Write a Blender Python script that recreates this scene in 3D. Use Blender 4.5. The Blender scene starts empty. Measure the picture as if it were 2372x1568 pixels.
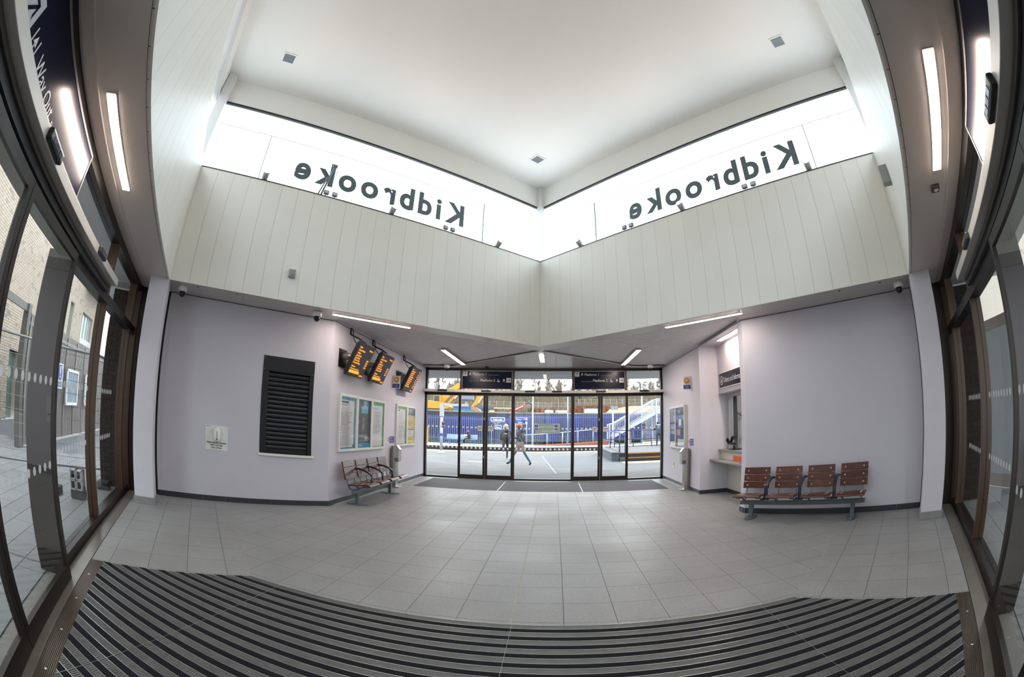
import bpy, bmesh, math, random
from mathutils import Vector, Matrix
random.seed(7)
SC = bpy.context.scene
COL = SC.collection
q = math.sqrt(.5)
# ------------------------------------------------------------------ camera, world, exposure
CAMX, CAMZ = .2931, 1.5
F_PX, YAW, PITCH, ROLL = 1038.4428, .0685, .207, .0134
def make_camera():
    cy, sy, cp, sp = math.cos(YAW), math.sin(YAW), math.cos(PITCH), math.sin(PITCH)
    fw = Vector((-sy*cp, cy*cp, sp)); r0 = Vector((cy, sy, 0)); u0 = r0.cross(fw)
    r = r0*math.cos(ROLL) + u0*math.sin(ROLL); u = -r0*math.sin(ROLL) + u0*math.cos(ROLL)
    cam = bpy.data.cameras.new('camera'); co = bpy.data.objects.new('camera', cam); COL.objects.link(co)
    co.matrix_world = Matrix(((r.x, u.x, -fw.x, CAMX), (r.y, u.y, -fw.y, 0), (r.z, u.z, -fw.z, CAMZ), (0, 0, 0, 1)))
    cam.type = 'PANO'; cam.sensor_width = 36; cam.sensor_fit = 'HORIZONTAL'
    cam.panorama_type = 'FISHEYE_EQUISOLID'
    cam.fisheye_lens = F_PX*36/2372; cam.fisheye_fov = math.radians(200)
    cam.shift_x = -27.8534/2372; cam.shift_y = -7.975/1568
    cam.clip_start = .02; cam.clip_end = 1000
    SC.camera = co
make_camera()
W = bpy.data.worlds.new('sky'); SC.world = W; W.use_nodes = True
_n = W.node_tree; _bg = _n.nodes['Background']
_bg.inputs['Color'].default_value = (.86, .94, 1.0, 1); _bg.inputs['Strength'].default_value = 2.2
SC.view_settings.view_transform = 'Standard'; SC.view_settings.look = 'None'
SC.view_settings.gamma = 1; SC.view_settings.use_curve_mapping = False
SC.view_settings.exposure = 1.32
SC.cycles.max_bounces = 9; SC.cycles.diffuse_bounces = 5; SC.cycles.glossy_bounces = 3
SC.cycles.transmission_bounces = 4; SC.cycles.transparent_max_bounces = 24
SC.cycles.caustics_reflective = False; SC.cycles.caustics_refractive = False
SC.cycles.sample_clamp_indirect = 6

LAMP_E = 26.0          # strip light radiance
# ------------------------------------------------------------------ measured sizes (m)
H, YB, XW, YC, YA = 3.172, 12.53, 3.414, 6.757, 9.059
UF, NB = 6.406, -.646          # lantern inner planes
US = 7.192                     # plane of the angled side walls
Z1, Z2, Z3 = 5.013, 6.49, 7.02 # clerestory sill, head, lantern ceiling
GN = -1.23                     # inner face of the entrance glazing
def G(s):  # entrance/lantern frame: u away from the rear corner, n inward, z
    return lambda u, n, z: (s*(u-n)*q, (u+n)*q, z)
def I(x, y, z): return (x, y, z)
def OB(c): # frame along the skewed railway lines: a along, b across (y = c + .2x)
    k = 1/math.hypot(1, .2)
    return lambda a, b, z: (a - .2*k*b, c + .2*a + k*b, z)
# ------------------------------------------------------------------ materials
MATS = {}
def lin(c): return tuple(((v/255)/12.92 if v/255 <= .04045 else ((v/255+.055)/1.055)**2.4) for v in c)
def mat(name, rgb, rough=.5, metal=0, var=.05, scale=6, bump=0, bscale=60, emit=None, es=0, spec=.5, dark=None, coat=0, stretch=None, rvar=0):
    if name in MATS: return MATS[name]
    m = bpy.data.materials.new(name); m.use_nodes = True; nt = m.node_tree; b = nt.nodes['Principled BSDF']
    c = lin(rgb)
    tc = nt.nodes.new('ShaderNodeTexCoord'); nz = nt.nodes.new('ShaderNodeTexNoise'); nz.inputs['Scale'].default_value = scale
    nz.inputs['Detail'].default_value = 4
    src = tc.outputs['Object']
    if stretch:
        mp = nt.nodes.new('ShaderNodeMapping'); mp.inputs['Scale'].default_value = stretch
        nt.links.new(src, mp.inputs['Vector']); src = mp.outputs[0]
    nt.links.new(src, nz.inputs['Vector'])
    rmp = nt.nodes.new('ShaderNodeValToRGB'); e = rmp.color_ramp.elements
    d = lin(dark) if dark else tuple(v*(1-var) for v in c)
    u = c if dark else tuple(min(1, v*(1+var)) for v in c)
    e[0].position = .35; e[1].position = .65; e[0].color = (*d, 1); e[1].color = (*u, 1)
    nt.links.new(nz.outputs['Fac'], rmp.inputs[0]); nt.links.new(rmp.outputs[0], b.inputs['Base Color'])
    b.inputs['Roughness'].default_value = rough; b.inputs['Metallic'].default_value = metal
    b.inputs['Specular IOR Level'].default_value = spec
    if coat: b.inputs['Coat Weight'].default_value = coat; b.inputs['Coat Roughness'].default_value = .08
    if rvar:
        mr = nt.nodes.new('ShaderNodeMapRange'); mr.inputs[1].default_value = .3; mr.inputs[2].default_value = .7
        mr.inputs[3].default_value = rough-rvar; mr.inputs[4].default_value = rough+rvar
        n2 = nt.nodes.new('ShaderNodeTexNoise'); n2.inputs['Scale'].default_value = 1.1; n2.inputs['Detail'].default_value = 5
        nt.links.new(src, n2.inputs['Vector']); nt.links.new(n2.outputs['Fac'], mr.inputs[0]); nt.links.new(mr.outputs[0], b.inputs['Roughness'])
    if bump:
        n3 = nt.nodes.new('ShaderNodeTexNoise'); n3.inputs['Scale'].default_value = bscale; nt.links.new(src, n3.inputs['Vector'])
        bp = nt.nodes.new('ShaderNodeBump'); bp.inputs['Strength'].default_value = bump; bp.inputs['Distance'].default_value = .01
        nt.links.new(n3.outputs['Fac'], bp.inputs['Height']); nt.links.new(bp.outputs[0], b.inputs['Normal'])
    if emit:
        b.inputs['Emission Color'].default_value = (*lin(emit), 1); b.inputs['Emission Strength'].default_value = es
    MATS[name] = m; return m
def glass(name, tint=(1, 1, 1), ior=1.55, rough=0, opaque=None, op=0, trans=.35):
    if name in MATS: return MATS[name]
    m = bpy.data.materials.new(name); m.use_nodes = True; nt = m.node_tree; nt.nodes.clear()
    o = nt.nodes.new('ShaderNodeOutputMaterial'); t = nt.nodes.new('ShaderNodeBsdfTransparent'); g = nt.nodes.new('ShaderNodeBsdfGlossy')
    t.inputs[0].default_value = (*tint, 1); g.inputs['Roughness'].default_value = rough
    f = nt.nodes.new('ShaderNodeFresnel'); f.inputs[0].default_value = ior
    ge = nt.nodes.new('ShaderNodeNewGeometry'); inv = nt.nodes.new('ShaderNodeMath'); inv.operation = 'SUBTRACT'; inv.inputs[0].default_value = 1
    nt.links.new(ge.outputs['Backfacing'], inv.inputs[1])
    mu = nt.nodes.new('ShaderNodeMath'); mu.operation = 'MULTIPLY'; nt.links.new(f.outputs[0], mu.inputs[0]); nt.links.new(inv.outputs[0], mu.inputs[1])
    mx = nt.nodes.new('ShaderNodeMixShader'); nt.links.new(mu.outputs[0], mx.inputs[0]); nt.links.new(t.outputs[0], mx.inputs[1]); nt.links.new(g.outputs[0], mx.inputs[2])
    last = mx
    if opaque:
        d1 = nt.nodes.new('ShaderNodeBsdfDiffuse'); d1.inputs[0].default_value = (*lin(opaque), 1)
        d2 = nt.nodes.new('ShaderNodeBsdfTranslucent'); d2.inputs[0].default_value = (*lin(opaque), 1)
        d = nt.nodes.new('ShaderNodeMixShader'); d.inputs[0].default_value = trans; nt.links.new(d1.outputs[0], d.inputs[1]); nt.links.new(d2.outputs[0], d.inputs[2])
        m2 = nt.nodes.new('ShaderNodeMixShader'); m2.inputs[0].default_value = op
        nt.links.new(mx.outputs[0], m2.inputs[1]); nt.links.new(d.outputs[0], m2.inputs[2]); last = m2
    nt.links.new(last.outputs[0], o.inputs[0]); MATS[name] = m; return m
def granite(name, c1, c2, rough=.42):
    m = mat(name, c1, rough, var=.07, scale=2.2, rvar=.08, spec=.3); nt = m.node_tree; b = nt.nodes['Principled BSDF']
    lk = b.inputs['Base Color'].links[0].from_socket; vo = nt.nodes.new('ShaderNodeTexVoronoi'); vo.inputs['Scale'].default_value = 190
    gm = nt.nodes.new('ShaderNodeNewGeometry'); nt.links.new(gm.outputs['Position'], vo.inputs['Vector'])
    r = nt.nodes.new('ShaderNodeValToRGB'); r.color_ramp.elements[0].position = .25; r.color_ramp.elements[1].position = .8
    nt.links.new(vo.outputs['Color'], r.inputs[0]); mx = nt.nodes.new('ShaderNodeMix'); mx.data_type = 'RGBA'; mx.blend_type = 'MIX'
    fc = nt.nodes.new('ShaderNodeMath'); fc.operation = 'MULTIPLY'; fc.inputs[1].default_value = .45
    nt.links.new(r.outputs[0], fc.inputs[0]); nt.links.new(fc.outputs[0], mx.inputs[0]); nt.links.new(lk, mx.inputs[6]); mx.inputs[7].default_value = (*lin(c2), 1)
    # world-space smudges so the tiles carry one continuous pattern
    nt.links.new(mx.outputs[2], b.inputs['Base Color'])
    for n_ in nt.nodes:
        if n_.type == 'TEX_NOISE': nt.links.new(gm.outputs['Position'], n_.inputs['Vector'])
    return m
def objvar(m, amt=.12):  # per-object brightness variation
    nt = m.node_tree; b = nt.nodes['Principled BSDF']; s = b.inputs['Base Color'].links[0].from_socket
    oi = nt.nodes.new('ShaderNodeObjectInfo'); mr = nt.nodes.new('ShaderNodeMapRange'); mr.inputs[3].default_value = 1-amt; mr.inputs[4].default_value = 1+amt
    hs = nt.nodes.new('ShaderNodeHueSaturation'); nt.links.new(oi.outputs['Random'], mr.inputs[0]); nt.links.new(mr.outputs[0], hs.inputs['Value'])
    nt.links.new(s, hs.inputs['Color']); nt.links.new(hs.outputs[0], b.inputs['Base Color']); return m
# ------------------------------------------------------------------ mesh builder
SEP = {'screw_head', 'hatch_lock', 'rivet', 'anchor_bolt', 'bolt', 'beam_bolt', 'sensor_lens', 'grille_slat', 'icon', 'frosted_dot', 'exit_icon', 'train_diagram', 'soffit_bead', 'exclamation_mark'}
class M:
    def __init__(s, f=I): s.v = []; s.fc = []; s.mi = []; s.f = f; s.m = 0; s.sm = []
    def poly(s, pts, faces, smooth=False):
        k = len(s.v); s.v += [s.f(*p) for p in pts]
        for f in faces: s.fc.append(tuple(k+i for i in f)); s.mi.append(s.m); s.sm.append(smooth)
        return s
    def box(s, x0, x1, y0, y1, z0, z1):
        p = [(x, y, z) for z in (z0, z1) for y in (y0, y1) for x in (x0, x1)]
        return s.poly(p, [(0, 2, 3, 1), (4, 5, 7, 6), (0, 1, 5, 4), (2, 6, 7, 3), (0, 4, 6, 2), (1, 3, 7, 5)])
    def prism(s, pg, z0, z1):
        n = len(pg)
        return s.poly([(x, y, z0) for x, y in pg]+[(x, y, z1) for x, y in pg],
                      [tuple(range(n))[::-1], tuple(range(n, 2*n))]+[(i, (i+1) % n, n+(i+1) % n, n+i) for i in range(n)])
    def ext(s, pts, d):  # planar polygon (3d points) extruded by vector d
        n = len(pts); d = Vector(d)
        return s.poly([tuple(p) for p in pts]+[tuple(Vector(p)+d) for p in pts],
                      [tuple(range(n))[::-1], tuple(range(n, 2*n))]+[(i, (i+1) % n, n+(i+1) % n, n+i) for i in range(n)])
    def tube(s, pts, r, n=8, smooth=True):
        pts = [Vector(p) for p in pts]; R = r if isinstance(r, (list, tuple)) else [r]*len(pts)
        P = []; a = None
        for i, p in enumerate(pts):
            t = (pts[min(i+1, len(pts)-1)]-pts[max(i-1, 0)]).normalized()
            if a is None: a = t.cross(Vector((0, 0, 1)) if abs(t.z) < .9 else Vector((1, 0, 0))).normalized()
            else: a = (a-t*a.dot(t)).normalized()
            b = t.cross(a)
            P += [tuple(p+(a*math.cos(2*math.pi*k/n)+b*math.sin(2*math.pi*k/n))*R[i]) for k in range(n)]
        m = len(pts); F = [(i*n+k, i*n+(k+1) % n, (i+1)*n+(k+1) % n, (i+1)*n+k) for i in range(m-1) for k in range(n)]
        s.poly(P, F, smooth); k0 = len(s.v)-len(P)
        s.fc.append(tuple(k0+k for k in range(n))[::-1]); s.fc.append(tuple(k0+(m-1)*n+k for k in range(n))); s.mi += [s.m]*2; s.sm += [False]*2
        return s
    def lathe(s, c, prof, n=16, axis='z'):  # prof: (r, h)
        c = Vector(c); P = []
        for r, h in prof:
            for k in range(n):
                a = 2*math.pi*k/n; x, y = r*math.cos(a), r*math.sin(a)
                P.append(tuple(c+(Vector((x, y, h)) if axis == 'z' else Vector((x, h, y)) if axis == 'y' else Vector((h, x, y)))))
        m = len(prof); s.poly(P, [(i*n+k, i*n+(k+1) % n, (i+1)*n+(k+1) % n, (i+1)*n+k) for i in range(m-1) for k in range(n)], True)
        k0 = len(s.v)-len(P); s.fc.append(tuple(k0+k for k in range(n))[::-1]); s.fc.append(tuple(k0+(m-1)*n+k for k in range(n))); s.mi += [s.m]*2; s.sm += [False]*2
        return s
    def build(s, name, mt, parent=None, bevel=0, label=None, fix=True, kind=None, loc=None):
        if name in SEP:      # every loose piece becomes an object of its own
            par = list(range(len(s.v)))
            def find(i):
                while par[i] != i: par[i] = par[par[i]]; i = par[i]
                return i
            for fc in s.fc:
                for i in fc[1:]: par[find(i)] = find(fc[0])
            gr = {}
            for k, fc in enumerate(s.fc): gr.setdefault(find(fc[0]), []).append(k)
            if len(gr) > 1:
                for ks in gr.values():
                    b = M(I); ids = sorted({i for k in ks for i in s.fc[k]}); mp = {i: j for j, i in enumerate(ids)}
                    b.v = [s.v[i] for i in ids]; b.fc = [tuple(mp[i] for i in s.fc[k]) for k in ks]; b.mi = [s.mi[k] for k in ks]; b.sm = [s.sm[k] for k in ks]
                    o = b.build(name, mt, parent, bevel, label, fix, kind, loc)
                return o
        me = bpy.data.meshes.new(name)
        o0 = Vector(parent_loc(parent)) if loc is None else Vector(loc)
        me.from_pydata([tuple(Vector(v)-o0) for v in s.v], [], s.fc)
        for m_ in (mt if isinstance(mt, (list, tuple)) else [mt]): me.materials.append(m_)
        me.polygons.foreach_set('material_index', s.mi); me.polygons.foreach_set('use_smooth', s.sm)
        if fix:
            b = bmesh.new(); b.from_mesh(me); bmesh.ops.recalc_face_normals(b, faces=b.faces); b.to_mesh(me); b.free()
        o = bpy.data.objects.new(name, me); COL.objects.link(o)
        if parent is None: o.location = o0
        else: o.parent = parent; o.location = (o0-Vector(parent_loc(parent))) if loc is not None else (0, 0, 0)
        if bevel:
            md = o.modifiers.new('b', 'BEVEL'); md.width = bevel; md.segments = 2; md.limit_method = 'ANGLE'
        if label: o['label'] = label
        if kind: o['kind'] = kind
        return o
WL = {}
def parent_loc(o):
    if o is None: return (0, 0, 0)
    p = Vector(o.location)
    while o.parent: o = o.parent; p += o.location
    return p
def thing(name, label, cat, loc=(0, 0, 0), group=None):
    o = bpy.data.objects.new(name, None); COL.objects.link(o); o.location = loc; o.empty_display_size = .1
    o['label'] = label; o['category'] = cat
    if group: o['group'] = group
    return o
def tag(o, label, cat, group=None):
    o['label'] = label; o['category'] = cat
    if group: o['group'] = group
    return o
def struct(name, loc=(0, 0, 0)):
    o = bpy.data.objects.new(name, None); COL.objects.link(o); o.location = loc; o['kind'] = 'structure'; return o
def copy_tree(o, d, parent=None):
    c = o.copy(); COL.objects.link(c); c.parent = parent
    if parent is None: c.location = Vector(o.location)+Vector(d)
    for ch in list(o.children): copy_tree(ch, d, c)
    return c
def txt(body, size, org, right, up, mt, parent, name='lettering', bold=0, align='LEFT', sx=1, off=.0015, mirror=False, label=None, track=1):
    cu = bpy.data.curves.new('t', 'FONT'); cu.body = body; cu.size = size; cu.align_x = align; cu.offset = bold; cu.space_character = track
    cu.resolution_u = 3
    t = bpy.data.objects.new('t', cu); me0 = t.to_mesh()
    r, p = Vector(right).normalized(), Vector(up).normalized(); nn = r.cross(p)*off; O = Vector(org)
    if mirror: r = -r
    pl = Vector(parent_loc(parent))
    V = [tuple(O+r*(v.co.x*sx)+p*v.co.y+nn-pl) for v in me0.vertices]; Fa = [tuple(f.vertices) for f in me0.polygons]
    t.to_mesh_clear(); bpy.data.objects.remove(t); bpy.data.curves.remove(cu)
    me = bpy.data.meshes.new(name); me.from_pydata(V, [], Fa); me.materials.append(mt)
    o = bpy.data.objects.new(name, me); COL.objects.link(o); o.parent = parent
    if label: o['label'] = label
    return o
def clip(pg, hp):  # convex polygon against half planes a*x+b*y<=c
    for a, b, c in hp:
        out = []
        for i in range(len(pg)):
            p, r = pg[i], pg[(i+1) % len(pg)]; dp, dr = a*p[0]+b*p[1]-c, a*r[0]+b*r[1]-c
            if dp <= 1e-9: out.append(p)
            if (dp < -1e-9 and dr > 1e-9) or (dp > 1e-9 and dr < -1e-9):
                t = dp/(dp-dr); out.append((p[0]+(r[0]-p[0])*t, p[1]+(r[1]-p[1])*t))
        pg = out
        if len(pg) < 3: return []
    return pg
def area(pg): return abs(sum(pg[i][0]*pg[(i+1) % len(pg)][1]-pg[(i+1) % len(pg)][0]*pg[i][1] for i in range(len(pg))))/2
def npl(s, op, c):  # half plane n (inward) of side s: op '<' or '>'
    a, b = -s*q, q
    return (a, b, c) if op == '<' else (-a, -b, -c)
def upl(s, op, c):
    a, b = s*q, q
    return (a, b, c) if op == '<' else (-a, -b, -c)
# palette
WALL = mat('lavender_wall_paint', (201, 199, 210), .6, var=.015, scale=1.5, bump=.03, bscale=180)
RWALL = mat('recess_wall_paint', (200, 196, 204), .6, var=.015, scale=1.5)
PANEL = objvar(mat('white_metal_panel', (232, 230, 223), .42, var=.01, scale=2, spec=.11), .015)
CEILW = mat('white_ceiling_paint', (238, 236, 231), .6, var=.01, scale=1)
SOFF = objvar(mat('satin_soffit_metal', (198, 192, 186), .3, var=.015, scale=1, metal=.15, spec=.5), .02)
SOFT = mat('smooth_soffit_paint', (206, 198, 192), .45, var=.01, scale=1)
BROWN = mat('bronze_anodised_frame', (66, 45, 31), .35, metal=.3, var=.04, scale=3)
BRDK = mat('dark_bronze_frame', (34, 26, 22), .4, metal=.3, var=.05, scale=3)
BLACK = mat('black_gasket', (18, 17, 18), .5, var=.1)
HEAD = mat('header_aluminium', (204, 200, 194), .4, metal=.2, var=.02)
STEEL = mat('stainless_steel', (178, 176, 172), .3, metal=.85, var=.05, scale=20, stretch=(1, 1, 30))
WHITE = mat('white_plastic', (228, 228, 226), .35, var=.01)
NAVY = mat('navy_sign_face', (15, 20, 44), .22, var=.03, spec=.2)
BLUE = mat('sign_blue', (40, 50, 150), .4, var=.03)
INK = mat('sign_white_print', (222, 222, 220), .5, var=.01)
DARKINK = mat('dark_print', (40, 44, 60), .6, var=.05)
SKIRT = mat('dark_tile_skirting', (54, 56, 64), .35, var=.08, scale=30)
GRAN = granite('granite_floor_tile', (150, 150, 150), (104, 106, 110), .46); objvar(GRAN, .03)
GROUT = mat('floor_grout', (120, 118, 114), .7, var=.06)
BEIGE = mat('beige_joint_sealant', (150, 145, 136), .6, var=.08)
PLINTH = granite('plinth_stone', (150, 150, 150), (96, 98, 100), .5)
GLASS = glass('clear_glass', (.97, .985, .975), 2.0)
GLASSP = glass('platform_glass', (.97, .985, .975), 1.3)
GLASSC = glass('clerestory_glass', (.96, .985, .99), 1.45)
FROST = glass('frosted_dot', (1, 1, 1), 1.45, .3, (214, 216, 218), .8, .45)
LAMPM = mat('lamp_diffuser', (255, 250, 244), .4, var=0, emit=(255, 236, 222), es=LAMP_E)
BLKM = mat('black_metal', (22, 23, 27), .4, var=.08)
# ------------------------------------------------------------------ floor
floor = struct('floor')
M().prism([(0, -3.3), (8.2, 4.88), (8.2, 12.62), (-8.2, 12.62), (-8.2, 4.88)], -.12, -.012).build('subfloor', GROUT, floor)
tiles = []; g_ = .002
NT = .56
def tile(pg, top=0.0):
    if len(pg) > 2 and area(pg) > .004: tiles.append(pg)
ys = [6.74+.4*k for k in range(-10, 16)]
for j in range(len(ys)-1):
    y0, y1 = ys[j]+g_, ys[j+1]-g_
    if abs(ys[j+1]-6.74) < .01: y1 -= .004
    if y0 > 12.3 and False: continue
    for i in range(-14, 14):
        x0, x1 = i*.4+g_, (i+1)*.4-g_
        if i == 0: x0 += .008
        r = [(x0, y0), (x1, y0), (x1, y1), (x0, y1)]
        if y0 > 6.73: r = clip(r, [(1, 0, XW), (-1, 0, XW), (0, 1, 12.5)])
        else: r = clip(r, [(0, -1, -3.09), npl(1, '>', NT+.01), npl(-1, '>', NT+.01), upl(1, '<', US), upl(-1, '<', US)])
        # leave the far mat well free
        if r and y0 > 10.28 and y1 < 12.29 and abs((x0+x1)/2) < 2.9: r = None
        if r and y0 > 10.25 and y0 < 12.3:
            for pgx in (clip(r, [(0, 1, 10.3)]), clip(r, [(0, -1, -10.3), (0, 1, 12.27), (-1, 0, -3.035)]), clip(r, [(0, -1, -10.3), (0, 1, 12.27), (1, 0, -3.035)]), clip(r, [(0, -1, -12.27)])): tile(pgx)
            continue
        if r: tile(r)
for s in (1, -1):      # side zones, tiles square to the glazing
    ue = [7.02-.4*k for k in range(9)]; ne = [.56, .34, -.06, -.46, -.865, -1.06]
    for a in range(-1, 9):
        u1 = US if a < 0 else ue[a]; u0 = ue[a+1] if a < 8 else 3.79
        for b in range(5):
            c = [G(s)(u, n, 0)[:2] for u, n in ((u0+g_, ne[b+1]+g_), (u1-g_, ne[b+1]+g_), (u1-g_, ne[b]-g_), (u0+g_, ne[b]-g_))]
            r = clip(c, [upl(s, '>', 3.79)])
            if r: tile(r)
# recess
for i in range(2):
    for j in range(6):
        tile([(XW+.002+.32*i, 6.96+.366*j), (XW+.32*(i+1)-.002, 6.96+.366*j), (XW+.32*(i+1)-.002, 7.322+.366*j), (XW+.002+.32*i, 7.322+.366*j)])
tiles.sort(key=lambda p: sum(v[0] for v in p)**2/len(p)**2+sum(v[1] for v in p)**2/len(p)**2)
for p in tiles[:296]: M().prism(p, -.012, 0).build('floor_tile', GRAN, floor)
b = M()
for p in tiles[296:]: b.prism(p, -.012, 0)
b.build('distant_tiles', GRAN, floor, kind='stuff')
b = M().box(-.002, .014, 3.09, 10.3, -.011, .001); b.box(-XW, XW, 6.73, 6.742, -.011, .001)
for s in (1, -1):
    b.f = G(s); b.box(3.8, US, NT-.006, NT+.01, -.011, .001)
b.build('joint_sealant', BEIGE, floor)
for s, nm in ((1, 'right'), (-1, 'left')):   # thresholds under the entrance glazing
    THR = mat('threshold_metal', (128, 122, 116), .35, metal=.4, var=.08, scale=5)
    M(G(s)).box(-1.1, US, -1.2, -1.062, -.01, .008).build('threshold', THR, floor)
# ------------------------------------------------------------------ entrance mat (near) and platform mat (far)
CARP = mat('black_mat_carpet', (32, 31, 38), .95, var=.25, scale=250, spec=.1)
SCRAP = mat('mat_scraper_rubber', (104, 104, 106), .6, metal=.2, var=.12, scale=8)
MROD = mat('mat_aluminium_edge', (190, 196, 184), .3, metal=.7, var=.05)
RIBM = mat('ribbed_bronze_metal', (96, 84, 74), .4, metal=.6, var=.06)
hpn = [npl(1, '>', -.93), npl(-1, '>', -.93), upl(1, '<', 3.79), upl(-1, '<', 3.79), (0, 1, 3.086)]
emat = thing('entrance_mat', 'large striped black and grey barrier mat filling the near floor between both entrances', 'mat', (0, 1.5, 0))
def clipstrip(y0, y1): return clip([(-6, y0), (6, y0), (6, y1), (-6, y1)], hpn)
y = 3.086; k = 0
while y > -1.25:
    pc = clipstrip(y-.066, y-.004); pd = clipstrip(y-.128, y-.072)
    if pc:
        b = M(); b.prism(pc, -.01, -.003)
        xa, xb = min(p[0] for p in pc), max(p[0] for p in pc)
        if y > .4:      # raised scraper bars
            n_ = int((xb-xa)/.019)
            for i in range(n_):
                x = xa+.01+i*.019; st = clip([(x, y-.062), (x+.011, y-.062), (x+.011, y-.008), (x, y-.008)], hpn)
                if st and area(st) > 3e-4: b.poly([(px, py, 0) for px, py in st], [tuple(range(len(st)))])
        b.build('scraper_strip', SCRAP, emat, fix=False)
    if pd: M().prism(pd, -.01, .002).build('carpet_strip', CARP, emat)
    for yy in (y, y-.070):
        pe = clipstrip(yy-.004, yy)
        if pe: M().prism(pe, -.01, .003).build('edge_rod', MROD, emat)
    y -= .134; k += 1
for X in (.02, -1.95, 1.95):
    pe = clip([(X-.0009, -1), (X+.0009, -1), (X+.0009, 3.08), (X-.0009, 3.08)], hpn)
    M().prism(pe, .002, .0035).build('joint_line', MROD, emat)
for s in (1, -1):
    b = M(G(s)); b.box(-1.0, 3.79, -1.06, -.932, -.01, -.002)
    for i in range(9): b.box(-1.0, 3.79, -1.056+i*.0138, -1.049+i*.0138, -.002, .002)
    b.build('ribbed_edge_plate', RIBM, emat)
    b = M(G(s))
    for u in (3.41, 2.89, 2.36, 1.85): b.lathe((u, -1.0, 0), [(.012, .001), (.012, .004), (.008, .005)], 10)
    b.build('screw_head', MROD, emat)
# steel lip round the mat
b = M().box(-2.3, 2.3, 3.086, 3.09, -.01, .002)
for s in (1, -1): b.f = G(s); b.box(3.786, 3.792, -.93, .545, -.01, .002)
b.build('frame_lip', MROD, emat)
fm = thing('platform_door_mat', 'long dark ribbed mat in front of the platform doors', 'mat', (0, 11.3, 0))
CARP2 = mat('far_mat_carpet', (62, 60, 64), .9, var=.1, scale=60); CAR2B = mat('far_mat_ridge', (104, 102, 108), .7, var=.08, scale=30)
yy = 10.31
while yy < 12.26:
    M().box(-3.03, 3.03, yy, yy+.036, -.01, .0).build('carpet_strip', CARP2, fm)
    M().box(-3.03, 3.03, yy+.038, yy+.068, -.01, .002).build('ridge_strip', CAR2B, fm); yy += .07
for X in (-.99, .98): M().box(X-.006, X+.006, 10.3, 12.27, -.01, .004).build('joint_line', MROD, fm)
b = M(); b.box(-3.035, 3.035, 10.296, 10.308, -.01, .003); b.box(-3.035, 3.035, 12.262, 12.272, -.01, .003); b.build('frame_lip', MROD, fm)
# ------------------------------------------------------------------ walls
def wallbox(name, f, bx, m=WALL):
    b = M(f)
    for x in bx: b.box(*x)
    o = b.build(name, m); o['kind'] = 'structure'; return o
# left angled wall with the shutter opening (t = 2.364 - n)
tn = lambda t: 2.364-t
wallbox('wall_left', G(-1), [(US, US+.2, -.665, tn(1.225), 0, H+.1), (US, US+.2, tn(1.225), tn(.311), 0, .848), (US, US+.2, tn(1.225), tn(.311), 2.42, H+.1)])
wallbox('wall_front_left', I, [(-XW-.2, -XW, YC+.3, YB+.15, 0, H+.1)])
M().prism([(-XW, YC), (-XW, YC+.3), (-XW-.2, YC+.3), G(-1)(US+.2, tn(.311), 0)[:2], G(-1)(US, tn(.311), 0)[:2]], 0, H+.1).build('wall_corner_left', WALL)['kind'] = 'structure'
M().prism([G(1)(US, -.665, 0)[:2], (XW, YC), (XW, 6.95), (XW+.3, 6.95), G(1)(US+.2, 2.1, 0)[:2], G(1)(US+.2, -.665, 0)[:2]], 0, H+.1).build('wall_right', WALL)['kind'] = 'structure'
wallbox('wall_front_right', I, [(XW, XW+.2, 9.157, YB+.15, 0, H+.1)])
wallbox('wall_recess', I, [(XW+.2, 4.3, 9.157, 9.35, 0, H+.1), (XW+.3, 4.3, 6.8, 6.95, 0, H+.1), (3.85, 4.3, 6.95, 9.157, 2.135, H+.1)], RWALL)
wallbox('wall_counter', I, [(4.05, 4.2, 6.95, 9.157, 0, .95)], mat('counter_front_panel', (196, 194, 188), .5, var=.01))
b = M(); b.box(3.88, 3.91, 6.95, 9.15, .75, .9); b.build('wall_counter_upstand', mat('cream_upstand', (214, 208, 196), .45, var=.01))['kind'] = 'structure'
# skirtings with tile joints (each dark tile an object)
def skirt(name, f, fixed, a0, a1, ori, step=.4, hgt=.085, th=.012):
    r = struct(name); a = a0
    while a < a1-.01:
        e = min(a+step, a1); b = M(f)
        if ori == 'u': b.box(fixed-th, fixed, a+.001, e-.001, 0, hgt)
        elif ori == 'x-': b.box(fixed-th, fixed, a+.001, e-.001, 0, hgt)
        elif ori == 'x+': b.box(fixed, fixed+th, a+.001, e-.001, 0, hgt)
        else: b.box(a+.001, e-.001, fixed-th, fixed, 0, hgt)
        b.build('skirting_tile', SKIRT, r); a = e
skirt('baseboard_left', G(-1), US, -.665, 2.364, 'u'); skirt('baseboard_right', G(1), US, -.665, 2.364, 'u')
skirt('baseboard_front_left', I, -XW, YC+.01, 12.5, 'x+'); skirt('baseboard_front_right', I, XW, 9.157, 12.5, 'x-')
skirt('baseboard_recess', I, 9.157, XW, 4.05, 'y'); skirt('baseboard_counter', I, 4.05, 6.95, 9.15, 'x-', 2.3)
skirt('baseboard_corner', I, XW, YC+.02, 6.95, 'x-', .4)
b = M(); b.box(XW-.05, XW-.013, 9.12, 12.4, 0, .006); b.box(-XW+.013, -XW+.04, 6.9, 12.4, 0, .006); b.build('trim_1', MROD)['kind'] = 'structure'
# black strip painted in as the shadow gap between walls and soffit
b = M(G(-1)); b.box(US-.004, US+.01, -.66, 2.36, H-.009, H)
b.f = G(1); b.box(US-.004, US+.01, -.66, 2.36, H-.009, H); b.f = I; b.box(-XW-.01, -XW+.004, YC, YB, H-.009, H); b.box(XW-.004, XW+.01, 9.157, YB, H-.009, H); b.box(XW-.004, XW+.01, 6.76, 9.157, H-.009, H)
b.build('trim_2', BLACK)['kind'] = 'structure'
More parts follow.
